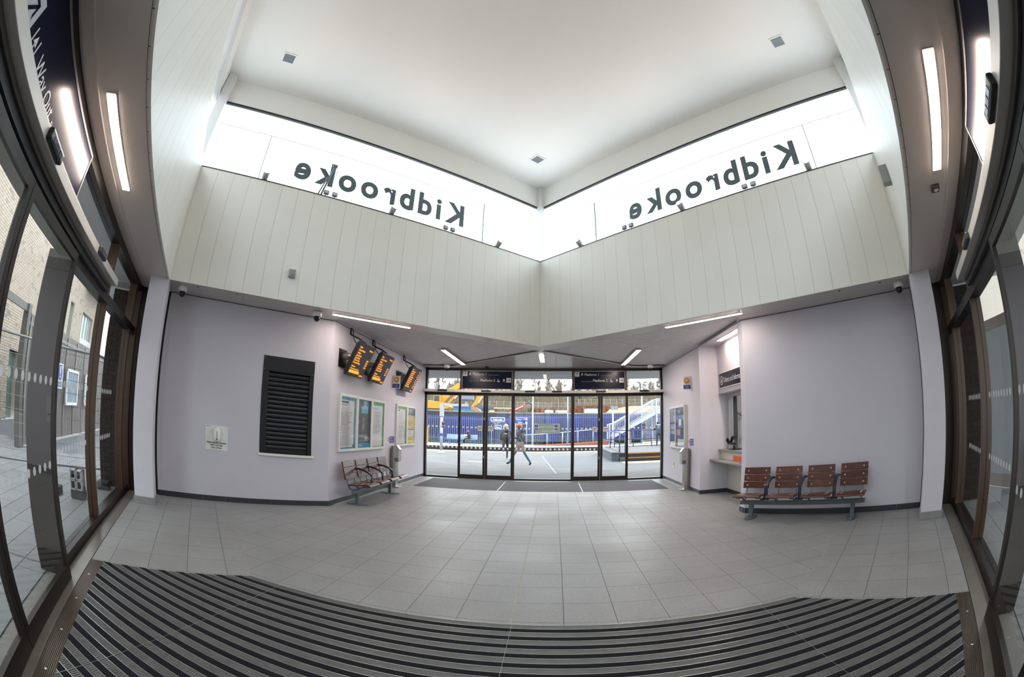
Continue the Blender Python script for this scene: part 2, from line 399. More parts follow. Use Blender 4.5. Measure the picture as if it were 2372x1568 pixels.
# end jambs between the angled walls and the glazing
for s, nm in ((-1, 'left'), (1, 'right')):
    b = M(G(s)); b.box(US+.01, US+.12, -1.2, -.665, 0, H); b.build('trim_3' if s < 0 else 'trim_4', BRDK)['kind'] = 'structure'
# ------------------------------------------------------------------ soffit (lower ceiling)
ceil = struct('ceiling')
EB = 6.84
for s in (1, -1):
    f = G(s)
    # strip between lantern and glazing, trims and bead
    b = M(f); b.box(-1.2, US, -1.36, -.69, H, H+.03); b.build('soffit_board', SOFT, ceil)
    b = M(f); b.box(-1.1, US, -1.115, -1.095, H-.012, H); b.build('soffit_bead', SOFT, ceil)
    M(f).box(-.9, UF, -.692, -.647, H-.0015, H+.001).build('tray_gap_shade', BLACK, ceil)  # black strip added to paint the gaps between the trays in shade
    for k in range(27):
        u1 = UF-.2925*k
        M(f).box(u1-.2925+.005, u1-.005, -.686, -.650, H-.004, H+.02).build('edge_tray', SOFF, ceil)
    # border strip along the front lantern edge
    cuts = [-.69, -.27, .605, 2.16, 3.62, 5.3, EB]
    for k in range(6):
        n0, n1 = cuts[k], cuts[k+1]
        pg = clip([f(UF+.03, n0+.002, 0)[:2], f(EB-.0012, n0+.002, 0)[:2], f(EB-.0012, n1-.002, 0)[:2], f(UF+.03, n1-.002, 0)[:2]], [(-s, 0, -.001)])
        if pg: M().prism(pg, H, H+.02).build('soffit_panel', SOFF, ceil)
    pg = clip([f(EB+.002, -.69, 0)[:2], f(US, -.69, 0)[:2], f(US, 2.364, 0)[:2], f(EB+.002, 2.364, 0)[:2]], [])
    M().prism(pg, H, H+.02).build('soffit_panel', SOFF, ceil)
cx = [-3.41, -3.0, -2.65, -2.24, -2.06, -1.8, -1.43, -1.07, -.69, -.345, -.08, .08, .345, .69, 1.07, 1.43, 1.8, 2.06, 2.24, 2.65, 3.0, 3.41]
for i in range(len(cx)-1):
    for y0, y1 in ((6.6, 10.55), (10.55, 12.2)):
        hp = [upl(1, '>', EB+.0015), upl(-1, '>', EB+.0015)]
        pg = clip([(cx[i]+.002, y0+.002), (cx[i+1]-.002, y0+.002), (cx[i+1]-.002, y1-.002), (cx[i]+.002, y1-.002)], hp)
        if pg: M().prism(pg, H, H+.02).build('soffit_panel', SOFF, ceil)
M().box(-XW, XW, 12.202, YB, H, H+.02).build('soffit_panel', SOFF, ceil)
M().box(XW+.002, 3.9, 6.9, 9.2, H, H+.02).build('soffit_board', RWALL, ceil)
M().prism([(0, -3.3), (8.1, 4.88), (8.1, YB), (-8.1, YB), (-8.1, 4.88)], H+.031, H+.033).build('soffit_void', BLACK, ceil) if False else None
# small marks on the soffit: access-hatch locks
for s in (1, -1):
    b = M(G(s))
    for n in (-.17, .49): b.lathe((6.575, n, H), [(.018, -.004), (.018, .002)], 10)
    b.build('hatch_lock', BLACK, ceil)
# roof slab above (keeps daylight out except through glass) and canopy soffit outside
rf = M()
INR = [(0, -1.0), (5.06, 4.06), (0, 9.13), (-5.06, 4.06)]; OUT = [(0, -3.39), (8.27, 4.88), (8.27, 15.1), (-8.27, 15.1), (-8.27, 4.88)]
for pg in ([OUT[0], OUT[1], INR[1], INR[0]], [OUT[1], OUT[2], (0, 15.1), INR[2], INR[1]], [(0, 15.1), OUT[3], OUT[4], INR[3], INR[2]], [OUT[4], OUT[0], INR[0], INR[3]]): rf.prism(pg, H+.05, 3.55)
rf.build('roof', mat('roof_membrane', (222, 222, 224), .8))['kind'] = 'structure'
CANS = mat('canopy_soffit_white', (196, 196, 200), .5, var=.01)
cs = M().box(-8.2, 8.2, YB+.13, 15.05, H-.03, H+.03)
for s in (1, -1): cs.f = G(s); cs.box(-2.3, 7.2, -2.4, -1.37, H-.09, H+.03)
cs.build('ceiling_canopy', CANS)['kind'] = 'structure'
# ------------------------------------------------------------------ lantern
PN = .2925
for s, nm in ((-1, 'left'), (1, 'right')):
    w = struct('wall_lantern_front_'+nm); f = G(s)
    for k in range(25):
        n1 = UF-PN*k; n0 = max(n1-PN, NB-.02)
        M(f).box(UF, UF+.02, n0+.0015, n1-.0015, H-.01, Z1).build('panel', PANEL, w)
    n1 = UF-PN*24
    M(f).box(UF+.021, 6.64, NB-.25, 6.64, H+.02, Z1-.005).build('backing', mat('panel_joint_backing', (120, 118, 112), .7), w)
    w = struct('wall_lantern_back_'+nm)
    for k in range(25):
        u1 = UF-PN*k; u0 = max(u1-PN, NB)
        if u0 < u1-.01: M(f).box(u0+.0015, u1-.0015, NB-.02, NB, H-.01, Z1).build('panel', PANEL, w)
    M(f).box(-.9, 6.64, -.88, NB-.021, H+.02, Z1-.005).build('backing', MATS['panel_joint_backing'], w)
    # sill cap and dark edge
    t = M(f); t.box(UF+.012, 6.74, NB-.2, 6.74, Z1-.005, Z1+.004); t.box(-.96, 6.4, -.98, NB-.012, Z1-.005, Z1+.004); t.build('sill', HEAD, w)
    t = M(f); t.box(UF-.004, UF+.012, NB, UF, Z1-.002, Z1+.02); t.build('edge_trim', mat('sill_edge_dark', (72, 70, 62), .5), w)
    # clerestory glass (front and back), joints only
    wi = struct('window_%d' % (1 if s < 0 else 2))
    ns = [-.86, .15, 1.79, 3.41, 5.04, 6.62]
    for i in range(5): M(f).box(6.655, 6.665, ns[i]+.003, ns[i+1]-.003, Z1, Z2).build('pane', GLASSC, wi)
    for i in range(1, 5): M(f).box(6.656, 6.664, ns[i]-.003, ns[i]+.003, Z1, Z2).build('silicone_joint', mat('silicone_joint', (205, 208, 214), .6), wi)
    M(f).box(6.63, 6.68, -.86, 6.63, Z2-.015, Z2+.02).build('head_frame', BLKM, wi)
    # outer lettered screen
    n2 = [-.9, .40, 2.05, 3.65, 5.09, 6.68]
    for i in range(5): M(f).box(6.745, 6.753, n2[i]+.004, n2[i+1]-.004, Z1, 6.1).build('screen_pane', glass('screen_glass', (.97, .985, .99), 1.3), wi)
    for i in range(1, 5): M(f).box(6.738, 6.752, n2[i]-(.008 if i in (1, 4) else .002), n2[i]+(.006 if i in (1, 4) else .002), Z1+.01, 6.1).build('glass_edge', mat('green_glass_edge', (60, 66, 110), .3), wi)
    M(f).box(6.744, 6.754, -.9, 6.68, 6.095, 6.105).build('screen_top_edge', MATS['silicone_joint'], wi)
    wi = struct('window_%d' % (3 if s < 0 else 4))
    for i in range(5):
        u0 = -.86+1.5*i
        M(f).box(u0+.003, u0+1.5-.003, -.905, -.895, Z1, Z2).build('pane', GLASSC, wi)
    M(f).box(-.88, 6.63, -.92, -.87, Z2-.015, Z2+.02).build('head_frame', HEAD, wi)
    b = M(f); b.box(6.64, 6.76, -.98, 6.70, Z2+.02, Z3+.3); b.box(-.98, 6.64, -1.0, -.88, Z2+.02, Z3+.3); o = b.build('wall_lantern_bulkhead_'+nm, CEILW); o['kind'] = 'structure'
# overhanging lantern roof, four corner posts
o = M().prism([(0, -2.0), (6.1, 4.09), (0, 10.2), (-6.1, 4.09)], Z3, Z3+.25).build('ceiling_lantern', CEILW); o['kind'] = 'structure'
PST = mat('white_post_paint', (222, 222, 222), .4, var=.01)
M(G(1)).box(6.52, 6.65, 6.52, 6.65, Z1, Z3).build('trim_5', PST)['kind'] = 'structure'
for s in (1, -1): M(G(s)).box(6.45, 6.64, -.87, -.69, Z1, Z3).build('trim_%d' % (6 if s > 0 else 7), PST)['kind'] = 'structure'
M(G(1)).box(-.985, -.825, -.985, -.825, Z1, Z3).build('trim_8', PST)['kind'] = 'structure'
# lower columns
for s, nm in ((-1, 'left'), (1, 'right')):
    t = thing('column', 'square white column with a grey stone plinth at the %s end of the lantern' % nm, 'column', G(s)(6.56, -.8, 0), 'columns carrying the lantern')
    M(G(s)).box(6.405, 6.72, -.968, -.645, .1, H).build('shaft', mat('column_paint', (212, 210, 220), .5, var=.01), t, bevel=.004)
    M(G(s)).box(6.39, 6.735, -.985, -.63, 0, .105).build('plinth', PLINTH, t, bevel=.004)
# ------------------------------------------------------------------ platform doors and glazing
def dots(f, pts, r=.03, name='frosted_dot', parent=None, m=None, kind=None):
    b = M(f)
    for c in pts:  # c = (a, z, fixed, orientation) in frame f: plane fixed coordinate along y
        a, z, n = c; P = []
        for k in range(14): P.append((a+r*math.cos(k*math.pi/7), n, z+r*math.sin(k*math.pi/7)))
        b.ext(P, (0, 0, 0)) if False else b.poly(P, [tuple(range(14))])
    return b.build(name, m or FROST, parent, fix=False)
w5 = struct('window_5')
fy0, fy1 = YB, YB+.12
def frame(bx, name, parent, m=BROWN, f=I, bevel=0):
    b = M(f)
    for x in bx: b.box(*x)
    return b.build(name, m, parent, bevel=bevel)
frame([(-XW, -XW+.055, fy0, fy1, 0, H)], 'jamb', w5, BRDK); frame([(XW-.055, XW, fy0, fy1, 0, H)], 'jamb', w5, BRDK)
frame([(-XW, XW, fy0, fy1, 3.105, H)], 'head', w5, BRDK); frame([(-XW, XW, fy0, fy1, 2.385, 2.5)], 'transom', w5, BRDK)
for x0, x1 in ((-XW, -2.39), (-.82, .80), (2.375, XW)): frame([(x0, x1, fy0, fy1, 0, .045)], 'bottom_rail', w5, BRDK)
for X in (-2.356, -.843, .827, 2.33): frame([(X-.024, X+.024, fy0-.02, fy1, 2.5, 3.11)], 'mullion', w5, BROWN)
for X in (-2.39, -.82, .80, 2.375): frame([(X-.02, X+.02, fy0+.03, fy1, 0, 2.4)], 'mullion', w5, BROWN)
for x0, x1 in ((-3.36, -2.41), (-.80, .78), (2.395, 3.36)): M().box(x0, x1, YB+.06, YB+.072, .045, 2.39).build('pane', GLASSP, w5)
for x0, x1 in ((-3.36, -2.38), (-.82, .80), (2.355, 3.36)): M().box(x0, x1, YB+.06, YB+.072, 2.5, 3.105).build('pane', GLASSP, w5)
def drow(x0, n, z, Y, par, st=.119): dots(I, [(x0+st*i, z, Y) for i in range(n)], .03, parent=par, kind=None)
for z in (.895, 1.475):
    drow(-3.29, 8, z, YB+.058, w5); drow(2.46, 8, z, YB+.058, w5)
    if z < 1: drow(-.74, 13, z, YB+.058, w5)
    else: drow(-.74, 4, z, YB+.058, w5); drow(.54, 3, z, YB+.058, w5)
def leaf(dr, f, a0, a1, y0, y1, zt, m=BRDK, st=.062, bot=.13, top=.065, lock=None):
    o = M(f); o.box(a0, a0+st, y0, y1, .012, zt); o.box(a1-st, a1, y0, y1, .012, zt); o.box(a0+st, a1-st, y0, y1, .012, bot); o.box(a0+st, a1-st, y0, y1, zt-top, zt)
    l = o.build('leaf', m, dr); 
    g = M(f); ym = (y0+y1)/2; g.box(a0+st, a1-st, ym-.005, ym+.005, bot, zt-top); g.build('pane', GLASSP if f is I else GLASS, l)
    n = int((a1-a0-2*st)/.119); a_ = (a0+a1)/2-.119*(n-1)/2
    for z in (.895, 1.475): dots(f, [(a_+.119*i, z, (ym+.0065)) for i in range(n)], .03, parent=l)
    if lock is not None:
        for z in (1.73, .65): M(f).box(lock-.012, lock+.012, y0-.012 if f is I else y1, y0 if f is I else y1+.012, z-.035, z+.035).build('lock', STEEL, l)
    return l
for di, (X0, XM, X1) in enumerate(((-2.39, -1.615, -.825), (.803, 1.592, 2.375))):
    d = struct('door_%d' % (di+1), (XM, YB, 0))
    leaf(d, I, X0, XM-.004, YB-.05, YB-.005, 2.45, lock=XM-.035); leaf(d, I, XM+.004, X1, YB-.05, YB-.005, 2.45)
    for x0, al in ((XM-.225, 0), (XM+.083, 0)):
        p = M().box(x0, x0+.14, YB-.041, YB-.037, 1.385, 1.525).build('notice', mat('grey_notice', (200, 202, 206), .5), d)
        txt('Automatic', .026, (x0+.07, YB-.041, 1.465), (1, 0, 0), (0, 0, 1), DARKINK, d, 'notice_text', align='CENTER', bold=.0015)
        txt('door', .026, (x0+.07, YB-.041, 1.425), (1, 0, 0), (0, 0, 1), DARKINK, d, 'notice_text', align='CENTER', bold=.0015)
def roundsign(org, r, parent, w=.13, hh=.2, right=(1, 0, 0), nrm=(0, -1, 0), text='Keep left', plate=True):
    O = Vector(org); R_ = Vector(right).normalized(); N_ = Vector(nrm).normalized(); Z_ = Vector((0, 0, 1))
    if plate:
        P = [O+R_*(a*w/2)+Z_*b_ for a, b_ in ((-1, -hh*.62), (1, -hh*.62), (1, hh*.38), (-1, hh*.38))]
        M().ext(P, N_*.003).build('plate', mat('sign_plate', (206, 208, 206), .4), parent)
    D = M(); P = [O+N_*.0045+R_*(r*math.cos(k*math.pi/10))+Z_*(r*math.sin(k*math.pi/10)+hh*.02) for k in range(20)]; D.poly([tuple(p) for p in P], [tuple(range(20))])
    b0 = O+N_*.0045-Z_*(hh*.45)
    D.poly([tuple(b0+R_*(a*w*.42)+Z_*c*hh*.11) for a, c in ((-1, -1), (1, -1), (1, 1), (-1, 1))], [(0, 1, 2, 3)])
    D.build('blue_disc', BLUE, parent, fix=False)
    D = M(); c = O+N_*.006+Z_*(hh*.02)
    D.poly([tuple(c+R_*a+Z_*z) for a, z in ((-.11*r, -.2*r), (.11*r, -.2*r), (.2*r, .75*r), (-.2*r, .75*r))], [(0, 1, 2, 3)])
    D.poly([tuple(c+R_*(.14*r*math.cos(k*math.pi/5))+Z_*(.14*r*math.sin(k*math.pi/5)-.52*r)) for k in range(10)], [tuple(range(10))])
    D.build('exclamation_mark', INK, parent, fix=False)
    rr = R_ if R_.cross(Z_).dot(N_) > 0 else -R_
    txt(text, hh*.13, b0-Z_*(hh*.045), rr, (0, 0, 1), INK, parent, 'sign_text', align='CENTER', off=.002)
Y5 = YB+.05
for X, ds in ((-2.85, 'the leftmost fixed pane of the platform doors'), (-.185, 'the left end of the grey glass notice'), (.36, 'the right end of the grey glass notice'), (2.853, 'the rightmost fixed pane of the platform doors')):
    t = thing('warning_sign', 'small blue exclamation mark sign on '+ds, 'sign', (X, Y5, 1.55))
    roundsign((X, Y5-(.012 if abs(X) < 1 else 0), 1.55), .045, t, .115, .19)
t = thing('glass_notice', 'grey translucent notice on the middle pane between the platform doors', 'notice', (.13, Y5, 1.48))
M().box(-.225, .485, Y5-.004, Y5, 1.34, 1.622).build('film', glass('grey_film', (.8, .85, .83), 1.4, .2, (176, 190, 184), .85, .4), t)
NTXT = mat('notice_pale_print', (226, 232, 230), .6)
txt('use when ticket', .075, (.36, Y5-.005, 1.51), (1, 0, 0), (0, 0, 1), NTXT, t, mirror=True, off=.002); txt('office closed', .075, (.34, Y5-.005, 1.39), (1, 0, 0), (0, 0, 1), NTXT, t, mirror=True, off=.002)
t = thing('door_header', 'long grey automatic door header across the platform glazing', 'door header', (0, YB-.1, 2.46))
M().box(-3.47+.06, 3.41, YB-.16, YB, 2.463, 2.54).build('casing', HEAD, t, bevel=.004); M().box(-3.40, 3.40, YB-.15, YB-.02, 2.448, 2.463).build('underside_track', BLKM, t)
for X in (-2.86, -1.6, -.37, .375, 1.6, 2.835):
    b = M(); b.box(X-.135, X+.135, YB-.19, YB-.155, 2.485, 2.532); b.build('sensor', BLKM, t, bevel=.006)
M().box(.105, .112, YB-.163, YB-.158, 2.463, 2.54).build('casing_joint', BLACK, t)
# hanging signs above the platform doors
def icon_train(b, R_, Z_, O, k):
    def P(x, z): return tuple(O+R_*(x*k)+Z_*(z*k))
    b.poly([P(-.28, .1), P(.28, .1), P(.32, .55), P(.2, .9), P(-.2, .9), P(-.32, .55)], [tuple(range(6))])
    b.poly([P(-.28, .05), P(-.12, .05), P(-.28, -.25), P(-.44, -.25)], [(0, 1, 2, 3)]); b.poly([P(.28, .05), P(.12, .05), P(.28, -.25), P(.44, -.25)], [(0, 3, 2, 1)])
def arrow(O, R_, Z_, k, par, d, bgm=None, fgm=None):
    b = M(); P = [(-.5, -.5), (.5, -.5), (.5, .5), (-.5, .5)]
    b.poly([tuple(O+R_*(x*k)+Z_*(z*k)) for x, z in P], [(0, 1, 2, 3)]); b.build('arrow_box', bgm or mat('sign_grey_print', (206, 206, 206), .5), par, fix=False)
    D = {'up': (Vector((0, 1)), Vector((1, 0))), 'right': (Vector((1, 0)), Vector((0, -1))), 'upright': (Vector((.707, .707)), Vector((.707, -.707)))}[d]; a, c = D
    nn = R_.cross(Z_)*.002; b = M()
    def Q(f, g): v = a*f+c*g; return tuple(O+nn+R_*(v.x*k)+Z_*(v.y*k))
    b.poly([Q(-.34, -.05), Q(.3, -.05), Q(.3, .05), Q(-.34, .05)], [(0, 1, 2, 3)])
    for sg in (1, -1): b.poly([Q(.36, 0), Q(.05, .3*sg), Q(.05, .17*sg), Q(.24, 0)], [(0, 1, 2, 3)])
    b.build('arrow', fgm or NAVY, par, fix=False)
SG = mat('sign_grey_print', (206, 206, 206), .5); SG2 = mat('sign_dim_print', (150, 150, 160), .5)
for xa, xb, nm in ((-2.325, -.875, 'left'), (.848, 2.31, 'right')):
    t = thing('platform_sign', 'dark platform direction sign above the %s pair of platform doors' % nm, 'sign', ((xa+xb)/2, YB, 2.55), 'platform direction signs')
    M().box(xa+.02, xb-.02, YB-.03, YB+.02, 2.59, 3.075).build('panel', NAVY, t)
    b = M()
    for x in ((xa, xa+.02, 2.57, 3.095), (xb-.02, xb, 2.57, 3.095), (xa, xb, 3.075, 3.095), (xa, xb, 2.57, 2.59)): b.box(x[0], x[1], YB-.04, YB+.02, x[2], x[3])
    b.build('frame', mat('sign_frame_grey', (120, 120, 124), .4, metal=.4), t)
    R_, Z_ = Vector((1, 0, 0)), Vector((0, 0, 1)); Yp = YB-.0325
    arrow(Vector((xa+.095, Yp, 3.0)), R_, Z_, .125, t, 'up'); arrow(Vector((xb-.105, Yp, 2.83)), R_, Z_, .13, t, 'right')
    b = M(); icon_train(b, R_, Z_, Vector((xa+.235, Yp, 2.975)), .07); icon_train(b, R_, Z_, Vector((xb-.24, Yp, 2.80)), .07)
    b.poly([(xb-.40+x*.07, Yp, 2.80+z*.07) for x, z in ((-.4, .1), (-.05, .9), (.15, .9), (-.1, .2), (.4, -.1), (.6, .3), (.75, .2), (.45, -.4), (-.3, -.3))], [tuple(range(9))])
    b.build('icon', SG, t, fix=False)
    txt('Platform 1', .1, (xa+.30, Yp, 2.962), R_, Z_, SG, t, bold=.001); txt('Trains to London', .044, (xa+.755, Yp, 2.962), R_, Z_, SG2, t)
    txt('Platform 2', .1, (xa+.96, Yp, 2.79), R_, Z_, SG, t, bold=.001, align='RIGHT'); txt('Trains to Dartford', .041, (xa+.515, Yp, 2.79), R_, Z_, SG2, t, align='RIGHT')
# ------------------------------------------------------------------ entrance glazing, left and right
for s, nm in ((-1, 'left'), (1, 'right')):
    f = G(s); w = struct('window_%d' % (6 if s < 0 else 7))
    A, B_ = -1.36, -1.23
    for u in (7.19,): frame([(u-.02, u+.10, A, B_+.03, 0, H)], 'jamb', w, BROWN, f)
    frame([(3.285, 3.34, (-1.477 if s < 0 else -1.41), -1.2, 0, 2.44)], 'pocket_post', w, BRDK, f)
    for u in (6.75, 4.955, -.95): frame([(u-.025, u+.025, A, B_, 0, H-.06)], 'mullion', w, BROWN, f)
    for u in (2.97, .98): frame([(u-.03, u+.03, A, B_, 2.5, H-.06)], 'mullion', w, BROWN, f)
    frame([(-1.2, 7.2, A, B_, H-.1, H)], 'head', w, BRDK, f)
    frame([(-1.2, 7.2, A, B_+.01, 2.40, 2.50)], 'transom', w, BRDK, f)
    frame([(-1.2, .72, A, B_, .0, .1), (3.28, 7.2, A, B_, 0, .1)], 'bottom_rail', w, BRDK, f)
    for u0, u1 in ((6.775, 7.17), (4.98, 6.725), (3.345, 4.93), (-.925, .78)): M(f).box(u0, u1, -1.305, -1.295, .1, 2.4).build('pane', GLASS, w)
    for u0, u1 in ((6.775, 7.17), (4.98, 6.725), (3.0, 4.93), (-.925, .95)): M(f).box(u0, u1, -1.305, -1.295, 2.5, H-.1).build('pane', GLASS, w)
    for z in (.915, 1.47):
        dots(f, [(5.2+.11*i, z, -1.293) for i in range(9)], .03, parent=w); dots(f, [(3.42+.11*i, z, -1.293) for i in range(13)], .03, parent=w)
    d = struct('door_%d' % (3 if s < 0 else 4), f(2.0, -1.13, 0))
    b1 = leaf(d, f, 2.004, 3.24, -1.175, -1.13, 2.42, lock=None, st=.06); b2 = leaf(d, f, .76, 1.996, -1.175, -1.13, 2.42, st=.06)
    t = thing('door_header', 'long grey automatic door header over the %s entrance doors' % nm, 'door header', f(2, -1.15, 2.55))
    M(f).box(-.7, 4.70, -1.23, -1.07, 2.55, 2.625).build('casing', HEAD, t, bevel=.004)
    M(f).box(-.7, 4.68, -1.22, -1.17, 2.47, 2.55).build('track', BLKM, t); M(f).box(-.7, 4.66, -1.17, -1.15, 2.52, 2.55).build('brush_strip', mat('grey_strip', (90, 88, 86), .5), t)
    for u in (1.93, 3.72):
        b = M(f); L = .155 if u < 2.5 else .13
        b.box(u-L, u+L, -1.075, -1.03, 2.56, 2.625); b.build('sensor', BLKM, t, bevel=.014)
        b = M(f)
        for k in range(3): b.box(u-.09+k*.07, u-.04+k*.07, -1.031, -1.027, 2.575, 2.605)
        b.build('sensor_lens', mat('sensor_window', (60, 66, 84), .1), t)
    t = thing('way_out_sign', ('dark navy way out sign with walking arrow above the left entrance' if s < 0 else 'blank dark navy sign face above the right entrance doors'), 'sign', f(2, -1.24, 2.6))
    M(f).box(1.03, 2.92, -1.235, -1.205, 2.52, 3.06).build('panel', NAVY, t)
    b = M(f); b.box(1.01, 2.94, -1.24, -1.2, 3.06, 3.08); b.box(2.92, 2.94, -1.24, -1.2, 2.52, 3.06); b.build('frame', mat('sign_frame_grey', (120, 120, 124), .4, metal=.4), t)
    if s < 0:
        R_ = Vector((-q, q, 0)); Z_ = Vector((0, 0, 1)); O = lambda u, z: Vector(f(u, -1.203, z))
        arrow(O(1.085, 2.78), R_, Z_, .19, t, 'upright', bgm=mat('sign_pale_print', (200, 206, 212), .5), fgm=NAVY)
        b = M()
        for u0 in (1.25, 1.352): b.poly([tuple(O(u0, 2.68)), tuple(O(u0+.012, 2.68)), tuple(O(u0+.012, 2.81)), tuple(O(u0, 2.81))], [(0, 1, 2, 3)])
        b.poly([tuple(O(1.30, 2.68)), tuple(O(1.312, 2.68)), tuple(O(1.312, 2.765)), tuple(O(1.30, 2.765))], [(0, 1, 2, 3)]); b.poly([tuple(O(1.275, 2.755)), tuple(O(1.337, 2.755)), tuple(O(1.306, 2.80))], [(0, 1, 2)]); b.build('exit_icon', INK, t, fix=False)
        txt('Way Out', .122, O(1.44, 2.725), R_, Z_, INK, t, bold=.001); txt('Pegler Square', .062, O(1.955, 2.718), R_, Z_, INK, t)
# ------------------------------------------------------------------ lights
def strip(f, u0, u1, n0, n1, label, wash=True):
    c = f((u0+u1)/2, (n0+n1)/2, H); t = thing('ceiling_light', label, 'light', c, 'recessed strip lights')
    b = M(f); b.box(u0-.02, u1+.02, n0-.006, n1+.006, H-.006, H+.01); b.build('bezel', SOFT, t)
    M(f).box(u0, u1, n0, n1, H-.009, H-.004).build('diffuser', LAMPM, t)
strip(G(-1), 2.235, 3.635, -1.022, -.945, 'thick bright strip light in the left soffit above the entrance')
strip(G(1), 2.235, 3.635, -1.022, -.945, 'thick bright strip light in the right soffit above the entrance')
for s, nm in ((-1, 'left'), (1, 'right')): strip(G(s), 6.705, 6.765, 2.17, 3.605, 'thin strip light along the %s lantern edge above the side wall corner' % nm)
strip(I, -2.2, -2.105, 9.53, 11.8, 'slanting strip light in the soffit above the left platform doors'); strip(I, 2.105, 2.2, 9.53, 11.8, 'slanting strip light in the soffit above the right platform doors')
strip(I, -.05, .05, 10.08, 11.235, 'short strip light at the centre of the platform soffit')
strip(I, 3.62, 3.72, 7.25, 8.5, 'strip light in the ceiling of the ticket window recess')
UPM = mat('uplight_lens', (255, 226, 200), .4, var=0, emit=(255, 205, 165), es=14)
UPB = mat('uplight_body', (160, 166, 168), .4, metal=.4)
for s, nm in ((-1, 'left'), (1, 'right')):
    f = G(s)
    for k, (t_, d) in enumerate(((1.157, 'nearest the central corner post'), (3.52, 'under the middle letters'), (5.903, 'nearest the far side column'))):
        n = UF-t_; t = thing('uplight', 'small cylindrical uplight on the %s clerestory sill, %s' % (nm, d), 'light', f(UF+.04, n, Z1), 'uplights on the clerestory sills')
        M(f).box(UF+.01, UF+.08, n-.03, n+.03, Z1+.004, Z1+.012).build('base', UPB, t)
        M(f).tube([(UF+.045, n, Z1+.01), (UF+.06, n, Z1+.05)], .01).build('arm', UPB, t)
        p0 = Vector((UF+.055, n, Z1+.05)); dr = Vector((-.86, 0, .51)).normalized()
        M(f).tube([p0, p0+dr*.165], .056, 18).build('body', UPB, t); M(f).tube([p0+dr*.1645, p0+dr*.168], .049, 18).build('lens', UPM, t)
        la = bpy.data.lights.new('uplight_beam', 'SPOT'); la.energy = (7, 15, 15)[k]; la.color = (1, .70, .52); la.spot_size = math.radians(125); la.spot_blend = 1; la.shadow_soft_size = .03
        lo = bpy.data.objects.new('uplight_beam', la); COL.objects.link(lo); lo.parent = t
        a = Vector(f(*(p0+dr*.18))); e = Vector(f(*(p0+dr*1.0))); lo.location = a-Vector(t.location); lo.rotation_euler = (e-a).to_track_quat('-Z', 'Y').to_euler()
FLB = mat('floodlight_body', (104, 106, 112), .45); FLG = mat('floodlight_glass', (196, 196, 198), .2)
for s, nm, ts in ((-1, 'left', ((2.308, 'near the central corner'), (4.70, 'near the window opener'))), (1, 'right', ((2.333, 'near the central corner'), (4.818, 'under the capital letters')))):
    f = G(s)
    for t_, d in ts:
        n = UF-t_; t = thing('twin_floodlight', 'pair of small grey emergency floodlights on the %s sill %s' % (nm, d), 'light', f(UF+.05, n, Z1), 'emergency floodlights on the sills')
        M(f).box(UF+.01, UF+.09, n-.14, n+.14, Z1+.004, Z1+.03).build('battery_box', WHITE, t, bevel=.006)
        for e in (-.078, .078):
            M(f).tube([(UF+.04, n+e, Z1+.03), (UF+.04, n+e, Z1+.06)], .008).build('bracket', FLB, t)
            M(f).box(UF+.0, UF+.06, n+e-.048, n+e+.048, Z1+.055, Z1+.135).build('head', FLB, t, bevel=.014); M(f).box(UF-.005, UF+.0, n+e-.036, n+e+.036, Z1+.067, Z1+.123).build('glass', FLG, t)
# window opener (chain actuator with two bars) on the left clerestory
f = G(-1); t = thing('window_opener', 'tall dark chain actuator with two slanting bars crossing the letter k', 'window opener', f(UF+.08, UF-4.87, Z1))
M(f).tube([(UF+.06, UF-4.93, Z1), (UF+.1, UF-4.80, Z1+.42)], .013, 6).build('short_bar', FLB, t); M(f).tube([(UF+.06, UF-4.87, Z1), (UF+.14, UF-4.70, Z1+.72)], .017, 6).build('long_bar', FLB, t)
b = M(f)
for k in range(26): b.lathe((UF+.15, UF-4.665+.0008*k, Z1+.05+.025*k), [(.006, -.007), (.006, .007)], 6)
b.build('chain', FLB, t)
M(f).box(UF+.12, UF+.16, UF-4.74, UF-4.66, Z1+.68, Z1+.73).build('end_block', FLB, t)
f = G(-1); 
# lettering "Kidbrooke" on the outer screens, read from outside
LETM = mat('dark_teal_vinyl_lettering', (86, 98, 102), .6, var=.03)
def letters(s, nK, nE, z0, cap, label):
    f = G(s); t = thing('station_lettering', label, 'lettering', f(6.74, (nK+nE)/2, z0), 'station name on the clerestory glass')
    size = cap/.727; glyph = []
    for ch in 'Kidbrooke':
        cu = bpy.data.curves.new('t', 'FONT'); cu.body = ch; cu.size = size; cu.offset = .034*size; cu.resolution_u = 6
        o = bpy.data.objects.new('t', cu); me = o.to_mesh(); V = [(v.co.x, v.co.y) for v in me.vertices]; Fa = [tuple(p.vertices) for p in me.polygons]
        o.to_mesh_clear(); bpy.data.objects.remove(o); bpy.data.curves.remove(cu); x0 = min(v[0] for v in V); x1 = max(v[0] for v in V); glyph.append((ch, [(x-x0, y) for x, y in V], Fa, x1-x0))
    tot = sum(g[3] for g in glyph); sp = (abs(nE-nK)-tot)/8; x = 0; sg = 1 if nE > nK else -1
    for ch, V, Fa, w in glyph:
        b = M(f); b.poly([(6.738, nK+sg*(x+vx), z0+vy) for vx, vy in V], Fa); b.build('letter', LETM, t, fix=False); x += w+sp
letters(-1, 4.60, 1.015, 5.416, .468, 'mirrored dark Kidbrooke lettering on the left clerestory glass')
letters(1, .669, 4.218, 5.408, .468, 'mirrored dark Kidbrooke lettering on the right clerestory glass')
